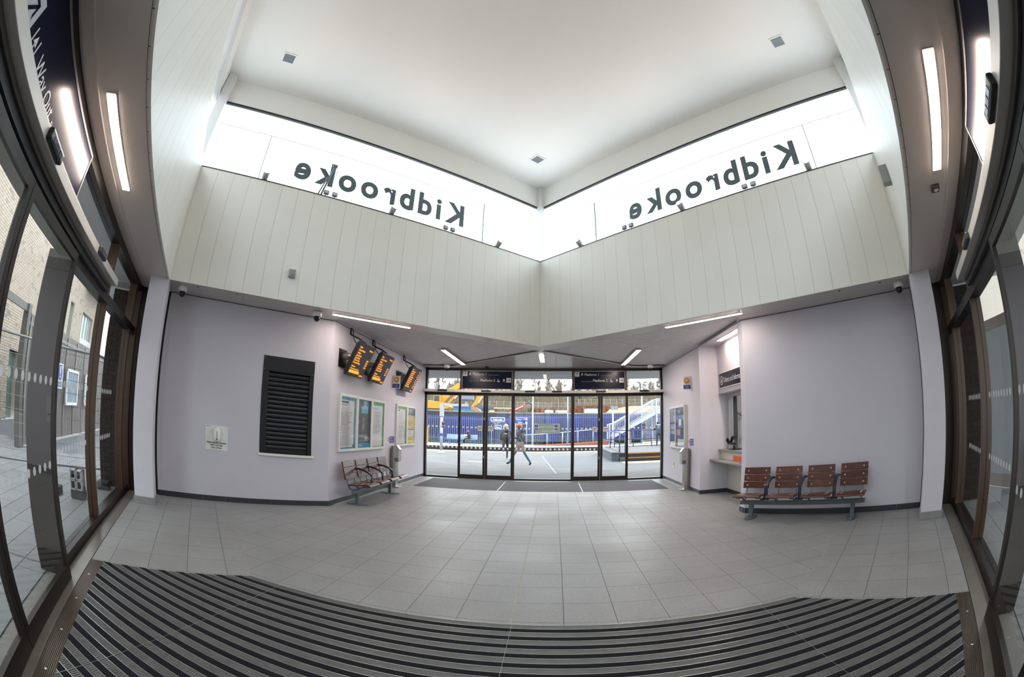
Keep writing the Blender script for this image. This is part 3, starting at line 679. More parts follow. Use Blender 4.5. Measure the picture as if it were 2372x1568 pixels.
# ceiling vents in the lantern ceiling
for (x, y), d in (((-3.92, 4.10), 'left'), ((3.91, 4.05), 'right'), ((-.02, 8.03), 'front')):
    t = thing('ceiling_vent', 'small square grey grille in the lantern ceiling, %s corner' % d, 'vent', (x, y, Z3), 'grilles in the lantern ceiling')
    f = lambda a, b_, z: (x+(a-b_)*q, y+(a+b_)*q, z)
    M(f).box(-.13, .13, -.13, .13, Z3-.012, Z3).build('frame', CEILW, t)
    b = M(f)
    for k in range(8): b.box(-.095, .095, -.095+k*.025, -.083+k*.025, Z3-.022, Z3-.012)
    b.build('grille_slat', mat('grille_grey', (150, 158, 166), .5), t); M(f).box(-.1, .1, -.1, .1, Z3-.0145, Z3-.0125).build('grille_back', mat('grille_back', (120, 126, 134), .6), t)
# junction boxes on the lantern panels
f = G(-1); n = UF-5.10
t = thing('junction_box', 'small grey square box on the left lantern panelling', 'junction box', f(UF, n, 3.59)); M(f).box(UF-.05, UF, n-.055, n+.055, 3.53, 3.655).build('body', mat('grey_box_plastic', (158, 162, 162), .5), t, bevel=.006)
M(f).box(UF-.056, UF-.05, n-.045, n+.045, 3.54, 3.645).build('lid', mat('grey_box_lid', (138, 144, 148), .5), t); M(f).lathe((UF-.05, n, 3.565), [(.012, -.012), (.012, 0)], 8).build('nub', BLACK, t)
f = G(1)
t = thing('junction_box', 'grey upright box high on the right rear lantern panelling', 'junction box', f(5.0, NB, 3.9)); M(f).box(4.98, 5.1, NB, NB+.1, 3.82, 4.04).build('body', mat('grey_box_plastic2', (150, 152, 150), .5), t, bevel=.006); M(f).box(4.99, 5.09, NB+.1, NB+.106, 3.83, 4.03).build('lid', MATS['grey_box_lid'], t)
# dome cameras
for f, u, n, d in ((G(-1), 6.70, -.42, 'beside the left column'), (G(-1), 6.75, 1.897, 'on the left soffit before the thin strip light'), (G(1), 6.72, -.46, 'beside the right column'), (I, -2.64, 11.93, 'above the left end of the platform doors'), (I, 2.92, 11.9, 'above the right end of the platform doors')):
    t = thing('dome_camera', 'white dome security camera with black eye '+d, 'camera', f(u, n, H), 'dome cameras under the soffit')
    M().lathe(f(u, n, H), [(.075, 0), (.08, -.02), (.08, -.07), (.06, -.085)], 20).build('housing', WHITE, t)
    M().lathe(f(u, n, H-.085), [(.052, .01), (.052, -.03), (.045, -.055), (.028, -.072), (.004, -.08)], 18).build('dome', mat('dome_black', (14, 15, 18), .08), t)
# exit luminaire
f = G(1); t = thing('exit_light', 'small black emergency sign box with white arrow on the right soffit', 'sign', f(3.95, -.965, H))
M(f).box(3.895, 4.005, -1.005, -.925, H-.03, H).build('case', mat('exit_case', (66, 62, 58), .5), t, bevel=.004); b = M(f); b.box(3.925, 3.96, -.99, -.945, H-.032, H-.03); b.poly([(3.96, -1.0, H-.032), (3.96, -.935, H-.032), (3.99, -.967, H-.032)], [(0, 1, 2)]); b.build('arrow', INK, t)
# small smoke detectors / sounders near the doors
for x in (-1.57, 2.2):
    t = thing('smoke_detector', 'flat dark detector on the soffit above the %s platform doors' % ('left' if x < 0 else 'right'), 'detector', (x, 12.2, H)); M().lathe((x, 12.2, H), [(.05, 0), (.055, -.015), (.04, -.03)], 14).build('body', BLKM, t); M().lathe((x, 12.2, H-.03), [(.015, 0), (.01, -.008)], 10).build('lens', FLB, t)
# ------------------------------------------------------------------ roller shutter on the left angled wall
f = G(-1); SHM = mat('anthracite_metal', (34, 36, 41), .35, metal=.3, var=.05)
def T(t): return 2.364-t
t = thing('roller_shutter', 'closed dark roller shutter in the left angled wall', 'shutter', f(US, T(.768), .85))
M(f).box(US-.012, US+.10, T(1.225), T(.311), 2.175, 2.42).build('hood', SHM, t, bevel=.004)
for a, b_ in ((1.111, 1.225), (.311, .385)):
    M(f).box(US-.008, US+.10, T(b_), T(a), .85, 2.175).build('guide_rail', SHM, t, bevel=.003)
z = .92; 
M(f).box(US+.035, US+.055, T(1.11), T(.386), .85, .92).build('bottom_bar', SHM, t, bevel=.003)
while z < 2.165:
    b = M(f); pr = [(.055, 0), (.036, .008), (.028, .03), (.034, .052), (.05, .06), (.055, .066)]
    P = [(US+x, T(1.11), z+h*1.1) for x, h in pr]+[(US+.07, T(1.11), z+.0726), (US+.07, T(1.11), z)]
    v = Vector((0, T(.386)-T(1.11), 0)); b.ext(P, v); b.build('slat', mat('shutter_slat', (44, 45, 50), .3, metal=.4), t); z += .0732
M(f).box(US+.1, US+.12, T(1.225), T(.311), .848, 2.42).build('back_plate', BLACK, t)
b = M(f)
for tt in (1.2, .33):
    for zz in (2.20, 2.395): b.lathe((US-.012, T(tt), zz), [(.006, -.004), (.006, 0)], 8, axis='x')
b.build('rivet', STEEL, t)
o = M(f).box(US-.03, US+.1, T(1.25), T(.273), .808, .848).build('sill', WHITE, t, bevel=.004)
# hand sanitiser
t = thing('hand_sanitiser', 'white soap dispenser on a pale notice plate on the left angled wall', 'dispenser', f(US, T(1.97), 1.0))
M(f).box(US-.006, US, T(2.168), T(1.775), .822, 1.207).build('plate', mat('pale_green_plate', (224, 228, 226), .35), t)
b = M(f); P = []
for k in range(24):
    a = 2*math.pi*k/24; r = .07; zc = 1.125 if math.sin(a) >= 0 else 1.02; P.append((r*math.cos(a), zc+r*math.sin(a)))
b.poly([(US-.008, T(1.968)+x, z) for x, z in P]+[(US-.075, T(1.968)+x*.96, 1.072+(z-1.072)*.97) for x, z in P]+[(US-.1, T(1.968)+x*.75, 1.072+(z-1.072)*.85) for x, z in P],
       [tuple(24*j+k for k in (i, (i+1) % 24))+tuple(24*(j+1)+k for k in ((i+1) % 24, i)) for j in (0, 1) for i in range(24)]+[tuple(range(48, 72))], True); b.build('dispenser_body', mat('gloss_white', (232, 232, 232), .12), t)
M(f).box(US-.103, US-.099, T(1.972), T(1.964), .99, 1.12).build('indicator_line', DARKINK, t); M(f).box(US-.102, US-.095, T(1.98), T(1.956), .985, 1.005).build('nozzle', mat('nozzle_grey', (120, 118, 116), .4), t)
R_, Z_ = Vector((q, q, 0)), Vector((0, 0, 1))
for k, s_ in enumerate(('Please use hand sanitiser', 'before and after', 'your journey')): txt(s_, .034, f(US-.0065, T(1.97), .925-.038*k), R_, Z_, DARKINK, t, align='CENTER', bold=.0012, name='notice_text')
b = M(f); b.box(US-.008, US-.006, T(2.15), T(2.115), 1.186, 1.194); b.build('logo_dark', DARKINK, t); M(f).box(US-.008, US-.006, T(2.11), T(2.06), 1.186, 1.193).build('logo_blue', mat('pale_teal', (150, 190, 200), .5), t)
# ------------------------------------------------------------------ posters
PFR = mat('poster_frame_silver', (214, 212, 208), .35, metal=.15)
PAPER = mat('poster_paper', (206, 206, 208), .5, var=.02); TXG = mat('poster_text_grey', (150, 150, 158), .6); TXD = mat('poster_text_dark', (70, 74, 90), .6)
TEAL = mat('poster_teal', (30, 134, 170), .5); LBLU = mat('poster_light_blue', (110, 170, 205), .5); PGRN = mat('poster_green', (70, 150, 66), .5)
CITY = mat('poster_city_photo', (70, 74, 84), .5, dark=(16, 18, 22), scale=14, stretch=(1, 6, 1.2)); YEL = mat('poster_yellow', (200, 178, 52), .5, var=.05); NVP = mat('poster_navy', (36, 42, 72), .5); DGR = mat('poster_dark_photo', (96, 92, 84), .5, dark=(50, 50, 48), scale=12)
PBLU = mat('poster_blue_photo', (78, 98, 138), .5, dark=(34, 46, 84), scale=7); SKIN_ = mat('poster_skin_tone', (196, 150, 130), .6)
COVER = glass('poster_cover', (1, 1, 1), 1.5, .03)
def poster(side, y0, y1, z0, z1, label, design, th=.045):
    X = side*XW; sx = -side; fx = lambda y, z, d: (X+sx*d, y, z)
    t = thing('poster_frame', label, 'poster', (X, (y0+y1)/2, (z0+z1)/2), 'poster frames on the side walls')
    b = M(); xs = sorted((X, X+sx*th)); fw = .05
    b.box(*xs, y0, y0+fw, z0, z1); b.box(*xs, y1-fw, y1, z0, z1); b.box(*xs, y0+fw, y1-fw, z1-fw, z1); b.box(*xs, y0+fw, y1-fw, z0, z0+fw); b.build('frame', PFR, t, bevel=.004)
    ya, yb = y0+fw, y1-fw; za, zb = z0+fw, z1-fw; mats = []; P = M()
    # coordinates: a 0..1 left to right as read, c 0..1 bottom to top.  right-hand reading direction
    def rd(a): return ya+(yb-ya)*a if side < 0 else yb-(yb-ya)*a
    lay = [0]
    def rect(a0, a1, c0, c1, m):
        if m not in mats: mats.append(m)
        P.m = mats.index(m); lay[0] += 1; d = th-.022+lay[0]*.00006
        P.poly([fx(rd(a), za+(zb-za)*c, d) for a, c in ((a0, c0), (a1, c0), (a1, c1), (a0, c1))], [(0, 1, 2, 3)])
    design(rect); P.build('print', mats, t, fix=False)
    xs = sorted((X+sx*(th-.012), X+sx*(th-.009))); M().box(*xs, ya, yb, za, zb).build('cover_glass', COVER, t)
def lines(rect, a0, a1, c0, c1, n, m, seed=1):
    rr = random.Random(seed)
    for k in range(n):
        c = c1-(c1-c0)*(k+.5)/n; rect(a0, a0+(a1-a0)*rr.uniform(.55, 1), c-.003, c+.003, m)
def dA(r):
    r(0, 1, 0, 1, TEAL); r(0, .9, .03, .94, PAPER); r(.04, .5, .88, .92, TXD); r(.04, .45, .83, .865, LBLU); lines(r, .06, .5, .74, .81, 5, mat('poster_red_text', (190, 140, 140), .6)); r(.04, .75, .715, .72, TXD)
    lines(r, .04, .8, .45, .70, 22, TXG, 2)
    for k in range(7): r(.04, .09, .40-.055*k, .43-.055*k, BLUE)
    lines(r, .14, .82, .06, .44, 26, TXG, 3); r(.82, .9, .03, .08, TXD)
def dB(r):
    r(0, 1, 0, 1, CITY); r(.42, .82, .78, 1, TEAL); r(.28, .78, .72, .86, LBLU); r(.55, .66, .68, .74, TEAL); lines(r, .45, .78, .84, .98, 7, INK, 4); lines(r, .55, .95, .15, .24, 5, INK, 5); r(0, 1, 0, .105, TEAL); r(.55, .72, 0, .105, mat('poster_teal_dark', (20, 104, 140), .5)); r(.12, .35, .05, .06, INK)
    for k in range(9): r(.05+.1*k, .10+.1*k, .3, .45+.05*((k*7) % 4), DGR)
    r(.38, .5, .4, .62, mat('poster_grey_mid', (140, 144, 150), .5)); r(.42, .46, .35, .66, TXG)
def dC(r):
    r(0, 1, 0, 1, PGRN); r(0, .9, .02, .93, PAPER); r(.05, .55, .84, .87, LBLU); lines(r, .05, .8, .3, .8, 30, TXG, 6); r(.35, .8, .70, .704, TXD); r(.5, .8, .56, .563, TXD); r(.05, .7, .48, .483, TXD)
def dD(r):
    r(0, 1, 0, 1, PGRN); r(0, .88, .02, .93, PAPER); r(.1, .3, .88, .91, TXD); lines(r, .1, .75, .1, .85, 34, TXG, 7)
def dE(r):
    r(0, 1, 0, 1, YEL); r(0, 1, .82, 1, DGR); r(0, 1, .80, .84, NVP); lines(r, .1, .9, .85, .97, 4, INK, 8); lines(r, .1, .85, .5, .78, 14, TXG, 9); r(.05, .9, .38, .42, NVP); r(.03, .92, .2, .38, PAPER); lines(r, .15, .75, .22, .36, 7, TXG, 10); r(.2, .28, .1, .13, BLUE); r(.45, .52, .1, .13, BLUE)
def dF(r):
    r(0, 1, 0, 1, PBLU); r(.05, .95, .2, .98, mat('poster_pale_blue', (160, 170, 196), .5)); lines(r, .1, .9, .55, .95, 16, NVP, 11); r(0, 1, .6, .64, NVP); r(0, 1, .42, .44, NVP); r(0, 1, .12, .32, NVP); r(0, 1, 0, .12, PAPER)
def dG(r):
    r(0, 1, 0, 1, PBLU); r(.05, .5, .3, .45, SKIN_); r(.3, .6, .55, .7, INK); r(.2, .5, .85, .93, mat('poster_leaf', (120, 140, 90), .5)); r(.5, .9, .2, .5, NVP); r(.2, .9, .02, .2, PAPER)
poster(-1, 7.075, 7.825, .922, 1.965, 'leftmost poster frame on the left wall with text notice and blue border', dA)
poster(-1, 7.83, 8.555, .922, 1.965, 'middle poster frame of the left three with dark city photograph', dB)
poster(-1, 8.56, 9.28, .922, 1.965, 'third poster frame on the left wall with green bordered text sheet', dC)
poster(-1, 10.06, 10.86, .94, 1.965, 'narrow frame with green bordered sheet beside the yellow poster on left', dD)
poster(-1, 10.87, 11.55, .94, 1.965, 'poster frame with yellow poster nearest the platform doors on left', dE)
poster(1, 10.97, 11.675, .93, 1.985, 'poster frame on the right wall nearest the platform doors with blue text', dF)
poster(1, 10.13, 10.965, .93, 1.985, 'poster frame on the right wall nearer the recess with blue picture', dG, .08)
# ------------------------------------------------------------------ departure screens
AMB = mat('amber_led_text', (255, 150, 40), .5, var=0, emit=(255, 140, 30), es=.8); SCRF = mat('screen_black_case', (26, 25, 27), .35); SCRG = mat('screen_dark_face', (44, 42, 48), .3)
def screen(y0, y1, kind, label):
    t = thing('departure_screen', label, 'screen', (-XW+.1, (y0+y1)/2, 2.5), 'tilted departure screens on the left wall')
    a = Vector((-XW+.15, 0, 2.28)); b_ = Vector((-XW+.42, 0, 2.86)); up = (b_-a); hgt = up.length; up.normalize(); out = Vector((up.z, 0, -up.x))
    def P(y, v, d): w = a+up*v+out*d; return (w.x, y, w.z)
    fz = lambda y, v, d: P(y, v, d)
    M(fz).box(y0, y1, 0, hgt, -.055, 0).build('case', SCRF, t, bevel=.006)
    M(fz).box(y0+.05, y1-.05, .04, hgt-.04, -.1, -.055).build('rear_housing', SCRF, t, bevel=.01)
    M(fz).box(y0+.03, y1-.03, .05, hgt-.06, .0, .002).build('display', SCRG, t)
    b = M(); b.box(-XW, -XW+.012, (y0+y1)/2+.0, (y0+y1)/2+.22, 2.42, 2.74) if False else b.box(-XW, -XW+.012, y0-.02, y0+.28, 2.42, 2.74)
    b.build('wall_bracket', BLKM, t); M().lathe((-XW+.012, y0+.13, 2.62), [(.07, 0), (.07, .06), (.05, .12), (.05, .2)], 14, axis='x').build('swivel_joint', mat('swivel_grey', (120, 112, 104), .4, metal=.5), t)
    c = P((y0+y1)/2-.05, hgt, -.04)
    M().tube([c, (c[0]-.12, c[1]-.04, c[2]+.08), (-XW+.12, c[1]-.02, c[2]+.14), (-XW+.05, c[1], H-.12), (-XW+.04, c[1]+.03, H)], .016, 8).build('power_cable', BLACK, t)
    M().tube([(c[0]-.05, c[1]+.08, c[2]-.1), (-XW+.16, c[1]+.14, c[2]-.02), (-XW+.08, c[1]+.1, c[2]+.1), (-XW+.05, c[1]+.07, H)], .009, 8).build('data_cable', BLACK, t)
    wd = y1-y0; R_ = Vector((0, 1, 0)); Z_ = up; p = lambda x, v: Vector(P(y0+x*wd, v*hgt, .0025))
    def tx(s_, x, v, k=.046, al='LEFT'): txt(s_, k, p(x, v), R_, Z_, AMB, t, align=al, bold=.0012, name='led_text', off=.0005)
    if kind < 2:
        tx('12:04' if kind == 0 else '12:16', .08, .84); tx('Cannon Street' if kind == 0 else 'London Victoria', .08, .76); tx('On time', .92, .84, al='RIGHT'); tx('Calling at', .08, .68, .038)
        st = ('Blackheath', 'Lewisham', 'New Cross', 'London Bridge') if kind == 0 else ('Blackheath', 'Lewisham', 'Peckham Rye', 'Denmark Hill')
        for i, s_ in enumerate(st): tx(s_, .12, .60-.07*i, .042); tx(('12:08', '12:13', '12:17', '12:24')[i], .92, .53-.07*i, .042, 'RIGHT')
        b = M(); u0, v0 = .075, .36; b.poly([tuple(p(.075, .38)), tuple(p(.09, .38)), tuple(p(.09, .64)), tuple(p(.075, .64))], [(0, 1, 2, 3)]); b.build('route_line', AMB, t, fix=False)
        tx('Operator', .08, .28, .04); tx('This train has 10 coaches', .08, .21, .034)
        b = M(); pts = lambda x0, x1, v0, v1: [tuple(p(x0, v0)), tuple(p(x1, v0)), tuple(p(x1, v1)), tuple(p(x0, v1))]
        for i in range(10): b.poly(pts(.08+i*.06, .132+i*.06, .12, .185), [(0, 1, 2, 3)])
        b.poly(pts(.08, .70, .10, .115), [(0, 1, 2, 3)]); b.build('train_diagram', AMB, t, fix=False); tx('12:01:36', .95, .055, .044, 'RIGHT')
    else:
        tx('Time  To', .08, .88, .034); tx('Expt', .9, .88, .034, 'RIGHT')
        for i in range(9): tx('12:%02d %s' % (4+7*i, ('Cannon St', 'Dartford', 'Victoria', 'Slade Green', 'Charing X')[i % 5]), .08, .8-.075*i, .040); tx('On time' if i % 3 else '12:%02d' % (9+7*i), .94, .8-.075*i, .036, 'RIGHT')
        tx('12:01:36', .9, .06, .04, 'RIGHT')
screen(7.0, 7.69, 0, 'nearest tilted departure screen on the left wall'); screen(8.07, 8.76, 1, 'middle tilted departure screen on the left wall'); screen(10.03, 10.77, 2, 'farthest departure screen on the left wall, listing many trains')
# projecting reader signs, wall plaques, readers
ORG = mat('orange_disc', (222, 150, 20), .45); 
for s, nm in ((-1, 'left'), (1, 'right')):
    Y = 9.8 if s > 0 else 9.78; t = thing('reader_sign', 'small projecting sign with orange disc and blue label on the %s wall' % nm, 'sign', (s*XW, Y, 2.4))
    xa, xb = sorted((s*(XW-.01), s*(XW-.19))); xc = (xa+xb)/2
    M().box(xa, xb, Y-.012, Y+.012, 2.31, 2.60).build('board', WHITE, t); M().box(*sorted((s*XW, s*(XW-.01))), Y-.02, Y+.02, 2.31, 2.6).build('bracket', HEAD, t)
    b = M(); b.poly([(xc+.07*math.cos(k*math.pi/12), Y-.013, 2.505+.07*math.sin(k*math.pi/12)) for k in range(24)], [tuple(range(24))]); b.build('disc', ORG, t, fix=False)
    b = M(); b.poly([(xc+x*.05, Y-.0145, 2.505+z*.05) for x, z in ((-.7, .3), (.2, .7), (.7, .2), (.3, -.1), (.1, -.6), (-.5, -.2))], [tuple(range(6))]); b.build('hand_icon', INK, t, fix=False)
    M().box(xa+.005, xb-.005, Y-.0135, Y-.012, 2.32, 2.41).build('label_band', BLUE, t); txt('Oyster', .036, (xc, Y-.014, 2.372), (1, 0, 0), (0, 0, 1), INK, t, align='CENTER'); txt('reader', .036, (xc, Y-.014, 2.335), (1, 0, 0), (0, 0, 1), INK, t, align='CENTER')
    y0, y1 = ((9.56, 10.0) if s < 0 else (9.64, 10.03)); t = thing('touch_plaque', 'blue and orange plaque beside the posters on the %s wall' % nm, 'plaque', (s*XW, (y0+y1)/2, 1.11))
    xs = sorted((s*XW, s*(XW-.006))); M().box(*xs, y0, y1, 1.03, 1.195).build('plate', WHITE, t); xs = sorted((s*(XW-.006), s*(XW-.008)))
    yo = (y0, y0+.1) if s < 0 else (y1-.1, y1); yb_ = (y0+.11, y1-.005) if s < 0 else (y0+.005, y1-.11)
    M().box(*xs, yb_[0], yb_[1], 1.035, 1.19).build('blue_field', BLUE, t); b = M(); b.poly([(s*(XW-.009), (yo[0]+yo[1])/2+.042*math.cos(k*math.pi/8), 1.12+.055*math.sin(k*math.pi/8)) for k in range(16)], [tuple(range(16))]); b.build('orange_mark', ORG, t, fix=False)
    Rr = (0, 1, 0) if s < 0 else (0, -1, 0); a0 = yb_[0]+.02 if s < 0 else yb_[1]-.02
    for k, w_ in enumerate(('Touch in', 'Touch out')): txt(w_, .055, (s*(XW-.0095), a0, 1.135-.065*k), Rr, (0, 0, 1), INK, t)
    # card reader post
    Yr = 9.95 if s > 0 else 9.85; Xr = s*3.30
    t = thing('card_reader', 'stainless steel card reader post by the %s wall' % nm, 'card reader', (Xr, Yr, 0))
    sx = lambda a, b_: sorted((Xr+s*a, Xr+s*b_))
    M().box(*sx(-.12, .06), Yr-.14, Yr+.14, 0, .03).build('base_plate', STEEL, t, bevel=.004)
    M().box(*sx(-.03, .07), Yr-.09, Yr+.09, .03, .60).build('post', STEEL, t, bevel=.004)
    M().box(*sx(.045, .075), Yr-.11, Yr+.11, .03, .97).build('back_channel', mat('dark_steel', (128, 122, 116), .35, metal=.7), t)
    P = [(-.10, .62), (.045, .56), (.045, .975), (-.03, .985), (-.10, .90)]
    b = M(); b.ext([(Xr+s*x, Yr-.10, z) for x, z in P], (0, .20, 0)); b.build('head', STEEL, t, bevel=.004)
    b = M(); b.ext([(Xr+s*x, Yr-.085, z) for x, z in ((-.115, .885), (-.10, .875), (-.022, .97), (-.037, .985))], (0, .17, 0)); b.build('reader_rim', BLACK, t); b = M(); b.ext([(Xr+s*x, Yr-.07, z) for x, z in ((-.119, .891), (-.113, .887), (-.041, .982), (-.047, .987))], (0, .14, 0)); b.build('reader_pad', mat('reader_yellow', (226, 222, 190), .3), t)
    M().box(*sx(-.09, .0), Yr-.101, Yr-.099, .62, .70).build('lower_cover', mat('dark_steel2', (112, 106, 100), .35, metal=.7), t)
t = thing('wall_socket', 'small white and yellow socket low on the right wall', 'socket', (XW, 11.32, .46)); M().box(XW-.012, XW, 11.27, 11.37, .385, .47).build('plate', WHITE, t, bevel=.003); M().box(XW-.014, XW, 11.27, 11.37, .47, .545).build('flap', mat('socket_yellow', (214, 186, 70), .5), t)
# ------------------------------------------------------------------ benches
WOOD = objvar(mat('red_brown_hardwood', (98, 44, 27), .28, var=.12, scale=9, dark=(62, 27, 18), stretch=(1, 1, 7)), .18)
BGRY = mat('bench_grey_paint', (92, 104, 110), .4, var=.04); BARM = mat('bench_arm_black', (24, 28, 40), .35)
def bench(f, label, t0):
    # f maps (t along, d from wall, z)
    t = thing('bench', label, 'bench', f(t0+1.08, .33, 0), 'slatted waiting benches')
    for a in (.24, 1.91):
        M(f).box(t0+a-.035, t0+a+.035, .30, .36, .01, .215).build('leg', BGRY, t, bevel=.004)
        P = [(t0+a+.085*math.cos(k*math.pi/12), .33+.215*math.sin(k*math.pi/12)) for k in range(24)]
        M(f).prism(P, 0, .012).build('foot_plate', BGRY, t); b = M(f)
        for e in (-.15, .15): b.lathe((t0+a, .33+e, 0), [(.012, .01), (.012, .024)], 8)
        b.build('anchor_bolt', STEEL, t)
    M(f).box(t0+.05, t0+2.10, .30, .36, .212, .275).build('beam', BGRY, t, bevel=.004)
    for i in range(4):
        a0 = t0+.035+.545*i; a1 = a0+.445
        for e in (.07, .375):   # side frames
            b = M(f); c = a0+e; pr = [(.66, .375), (.60, .365), (.40, .33), (.32, .285), (.26, .30), (.22, .38), (.17, .56), (.125, .75), (.115, .75), (.16, .55), (.205, .37), (.235, .285), (.28, .275), (.36, .275), (.42, .315), (.6, .345), (.66, .362)]
            b.ext([(c-.006, d, z) for d, z in pr], (0, 0, 0)) if False else b.poly([(c-.006, d, z) for d, z in pr]+[(c+.006, d, z) for d, z in pr], [tuple(range(17)), tuple(range(17, 34))[::-1]]+[(k, (k+1) % 17, 17+(k+1) % 17, 17+k) for k in range(17)]); b.build('side_frame', BGRY, t)
        for k, (d0, z0, d1, z1) in enumerate(((.105, .665, .083, .768), (.128, .556, .108, .656), (.152, .447, .132, .545))):  # back slats
            w_ = .024; b = M(f); up = Vector((0, d1-d0, z1-z0)); b.ext([(a0, d0+.03, z0), (a0, d0+.03+w_, z0+.005), (a0, d1+.03+w_, z1+.005), (a0, d1+.03, z1)], (a1-a0, 0, 0)); sl = b.build('back_slat', WOOD, t, bevel=.004)
            b = M(f)
            for e in (.07, .375):
                c = Vector((a0+e, (d0+d1)/2+.03+w_+.003, (z0+z1)/2+.003)); b.lathe(c, [(.0115, -.004), (.0115, .002), (.006, .005)], 8, axis='y')
            b.build('bolt', mat('bolt_cream', (226, 220, 196), .3, metal=.3), sl)
        for k in range(4):  # seat slats
            d0 = .235+k*.108; z0 = .352+k*.008+(.004 if k == 3 else 0)
            b = M(f)
            if k < 3: b.ext([(a0, d0, z0), (a0, d0+.095, z0+.008), (a0, d0+.095, z0+.032), (a0, d0, z0+.024)], (a1-a0, 0, 0))
            else: b.ext([(a0, d0, z0), (a0, d0+.1, z0-.012), (a0, d0+.118, z0-.006), (a0, d0+.112, z0+.012), (a0, d0+.08, z0+.03), (a0, d0, z0+.026)], (a1-a0, 0, 0))
            sl = b.build('seat_slat', WOOD, t, bevel=.004); b = M(f)
            for e in (.07, .375): b.lathe((a0+e, d0+.045, z0+.029), [(.011, -.004), (.011, .002), (.006, .004)], 8)
            b.build('bolt', MATS['bolt_cream'], sl)
        if i < 3:
            c = a1+.05; b = M(f)
            pr = [(.14, .60), (.2, .615), (.32, .60), (.42, .565), (.5, .51), (.515, .42), (.52, .35)]
            th = [.014]*5+[.016, .02]; P1 = []; 
            for sgn in (-1, 1):
                P1 += [(c+sgn*.026, d, z+.020 if k < 5 else z) for k, (d, z) in enumerate(pr)]
            for sgn in (-1, 1): P1 += [(c+sgn*.026, d-(.034 if k > 4 else .004), z-.012 if k < 5 else z-.0) for k, (d, z) in enumerate(pr)]
            n = 7; F = []
            for k in range(n-1):
                F += [(k, k+1, n+k+1, n+k), (2*n+k, 3*n+k, 3*n+k+1, 2*n+k+1), (k, 2*n+k, 2*n+k+1, k+1), (n+k, n+k+1, 3*n+k+1, 3*n+k)]
            F += [(0, n, 3*n, 2*n), (n-1, 3*n-1, 4*n-1, 2*n-1)]
            b.poly(P1, F); b.build('armrest', BARM, t)
            M(f).box(a1-.01, a1+.11, .46, .56, .325, .345).build('arm_bracket', BARM, t); M(f).box(a1-.02, a1+.12, .125, .145, .60, .615).build('back_link', BARM, t)
    b = M(f)
    for k in range(8): b.lathe((t0+.12+.275*k, .33, .205), [(.008, 0), (.008, .01)], 6)
    b.build('beam_bolt', BGRY, t)
bench(lambda t, d, z: G(1)(US-d, 2.364-t, z), 'four-seat reddish wood slatted bench against the right angled wall', 0)
bench(lambda t, d, z: (-XW+d, 7.0+t, z), 'four-seat dark wood slatted bench under the posters on the left wall', 0)
# ------------------------------------------------------------------ ticket window recess
SHLF = mat('grey_stone_shelf', (136, 132, 128), .25, var=.04, scale=20)
t = thing('counter_shelf', 'lower grey counter shelf of the ticket window', 'shelf', (3.85, 8.0, .70)); M().box(3.631, 4.05, 6.95, 9.156, .707, .75).build('shelf_top', SHLF, t, bevel=.006); M().box(3.9, 4.04, 6.96, 9.15, .68, .707).build('bearer', HEAD, t)
t = thing('counter_shelf', 'upper grey shelf under the ticket window glass', 'shelf', (4.1, 8.0, .90)); M().box(3.835, 4.4, 6.95, 9.156, .905, .95).build('shelf_top', SHLF, t, bevel=.006); M().box(3.9, 4.1, 6.96, 9.15, .9, .905).build('bearer', HEAD, t)
t = struct('window_8'); 
for bx in ((4.05, 4.14, 9.06, 9.157, .95, 2.135), (4.05, 4.14, 6.95, 9.06, 2.06, 2.135)): M().box(*bx).build('frame', mat('window_frame_grey', (178, 176, 180), .4), t)
M().box(4.09, 4.1, 6.95, 9.06, .95, 2.06).build('pane', GLASS, t)
OFF = mat('office_wall_paint', (176, 176, 176), .7); b = M(); b.box(4.3, 6.4, 9.5, 9.6, 0, 2.6); b.box(6.3, 6.4, 6.0, 9.5, 0, 2.6); b.box(4.3, 6.4, 6.0, 6.1, 0, 2.6); b.box(4.2, 6.4, 6.0, 9.6, 2.6, 2.68); b.box(4.2, 6.4, 6.0, 9.6, -.05, 0); b.box(4.2, 4.3, 9.157, 9.6, 0, 2.6); b.box(4.2, 4.3, 6.0, 6.95, 0, 2.6)
o = b.build('wall_office', OFF); o['kind'] = 'structure'
t = thing('office_trunking', 'white vertical cable trunking with dark cable inside the ticket office', 'trunking', (4.5, 9.48, 1.3)); M().box(4.44, 4.50, 9.46, 9.5, .95, 1.85).build('duct', mat('duct_grey', (150, 150, 150), .5), t); M().box(4.3, 5.2, 9.42, 9.5, 1.72, 1.9).build('bulkhead_box', mat('dull_pink_box', (168, 158, 150), .6), t)
M().tube([(4.36, 9.40, 1.86), (4.38, 9.38, 1.72), (4.5, 9.36, 1.64), (4.7, 9.36, 1.70), (4.95, 9.36, 1.62), (5.2, 9.36, 1.6)], .022, 8).build('cable', BLKM, t)
t = thing('office_sign', 'small green sign on the wall inside the ticket office', 'sign', (4.75, 9.49, 1.33)); M().box(4.62, 4.95, 9.485, 9.5, 1.27, 1.36).build('plate', WHITE, t); M().box(4.635, 4.94, 9.482, 9.485, 1.283, 1.347).build('green_field', mat('sign_green', (30, 120, 100), .5), t); txt('Fire exit', .05, (4.65, 9.481, 1.298), (1, 0, 0), (0, 0, 1), INK, t)
MF = lambda x, y, z: (x-.29, y-.05, .95+(z-.95)*.8)
t = thing('desk_microphone', 'black speech unit and camera on a stand on the upper ticket shelf', 'microphone', (3.96, 8.57, .95)); M(MF).box(4.19, 4.33, 8.5, 8.76, .95, .965).build('base', BLACK, t, bevel=.004)
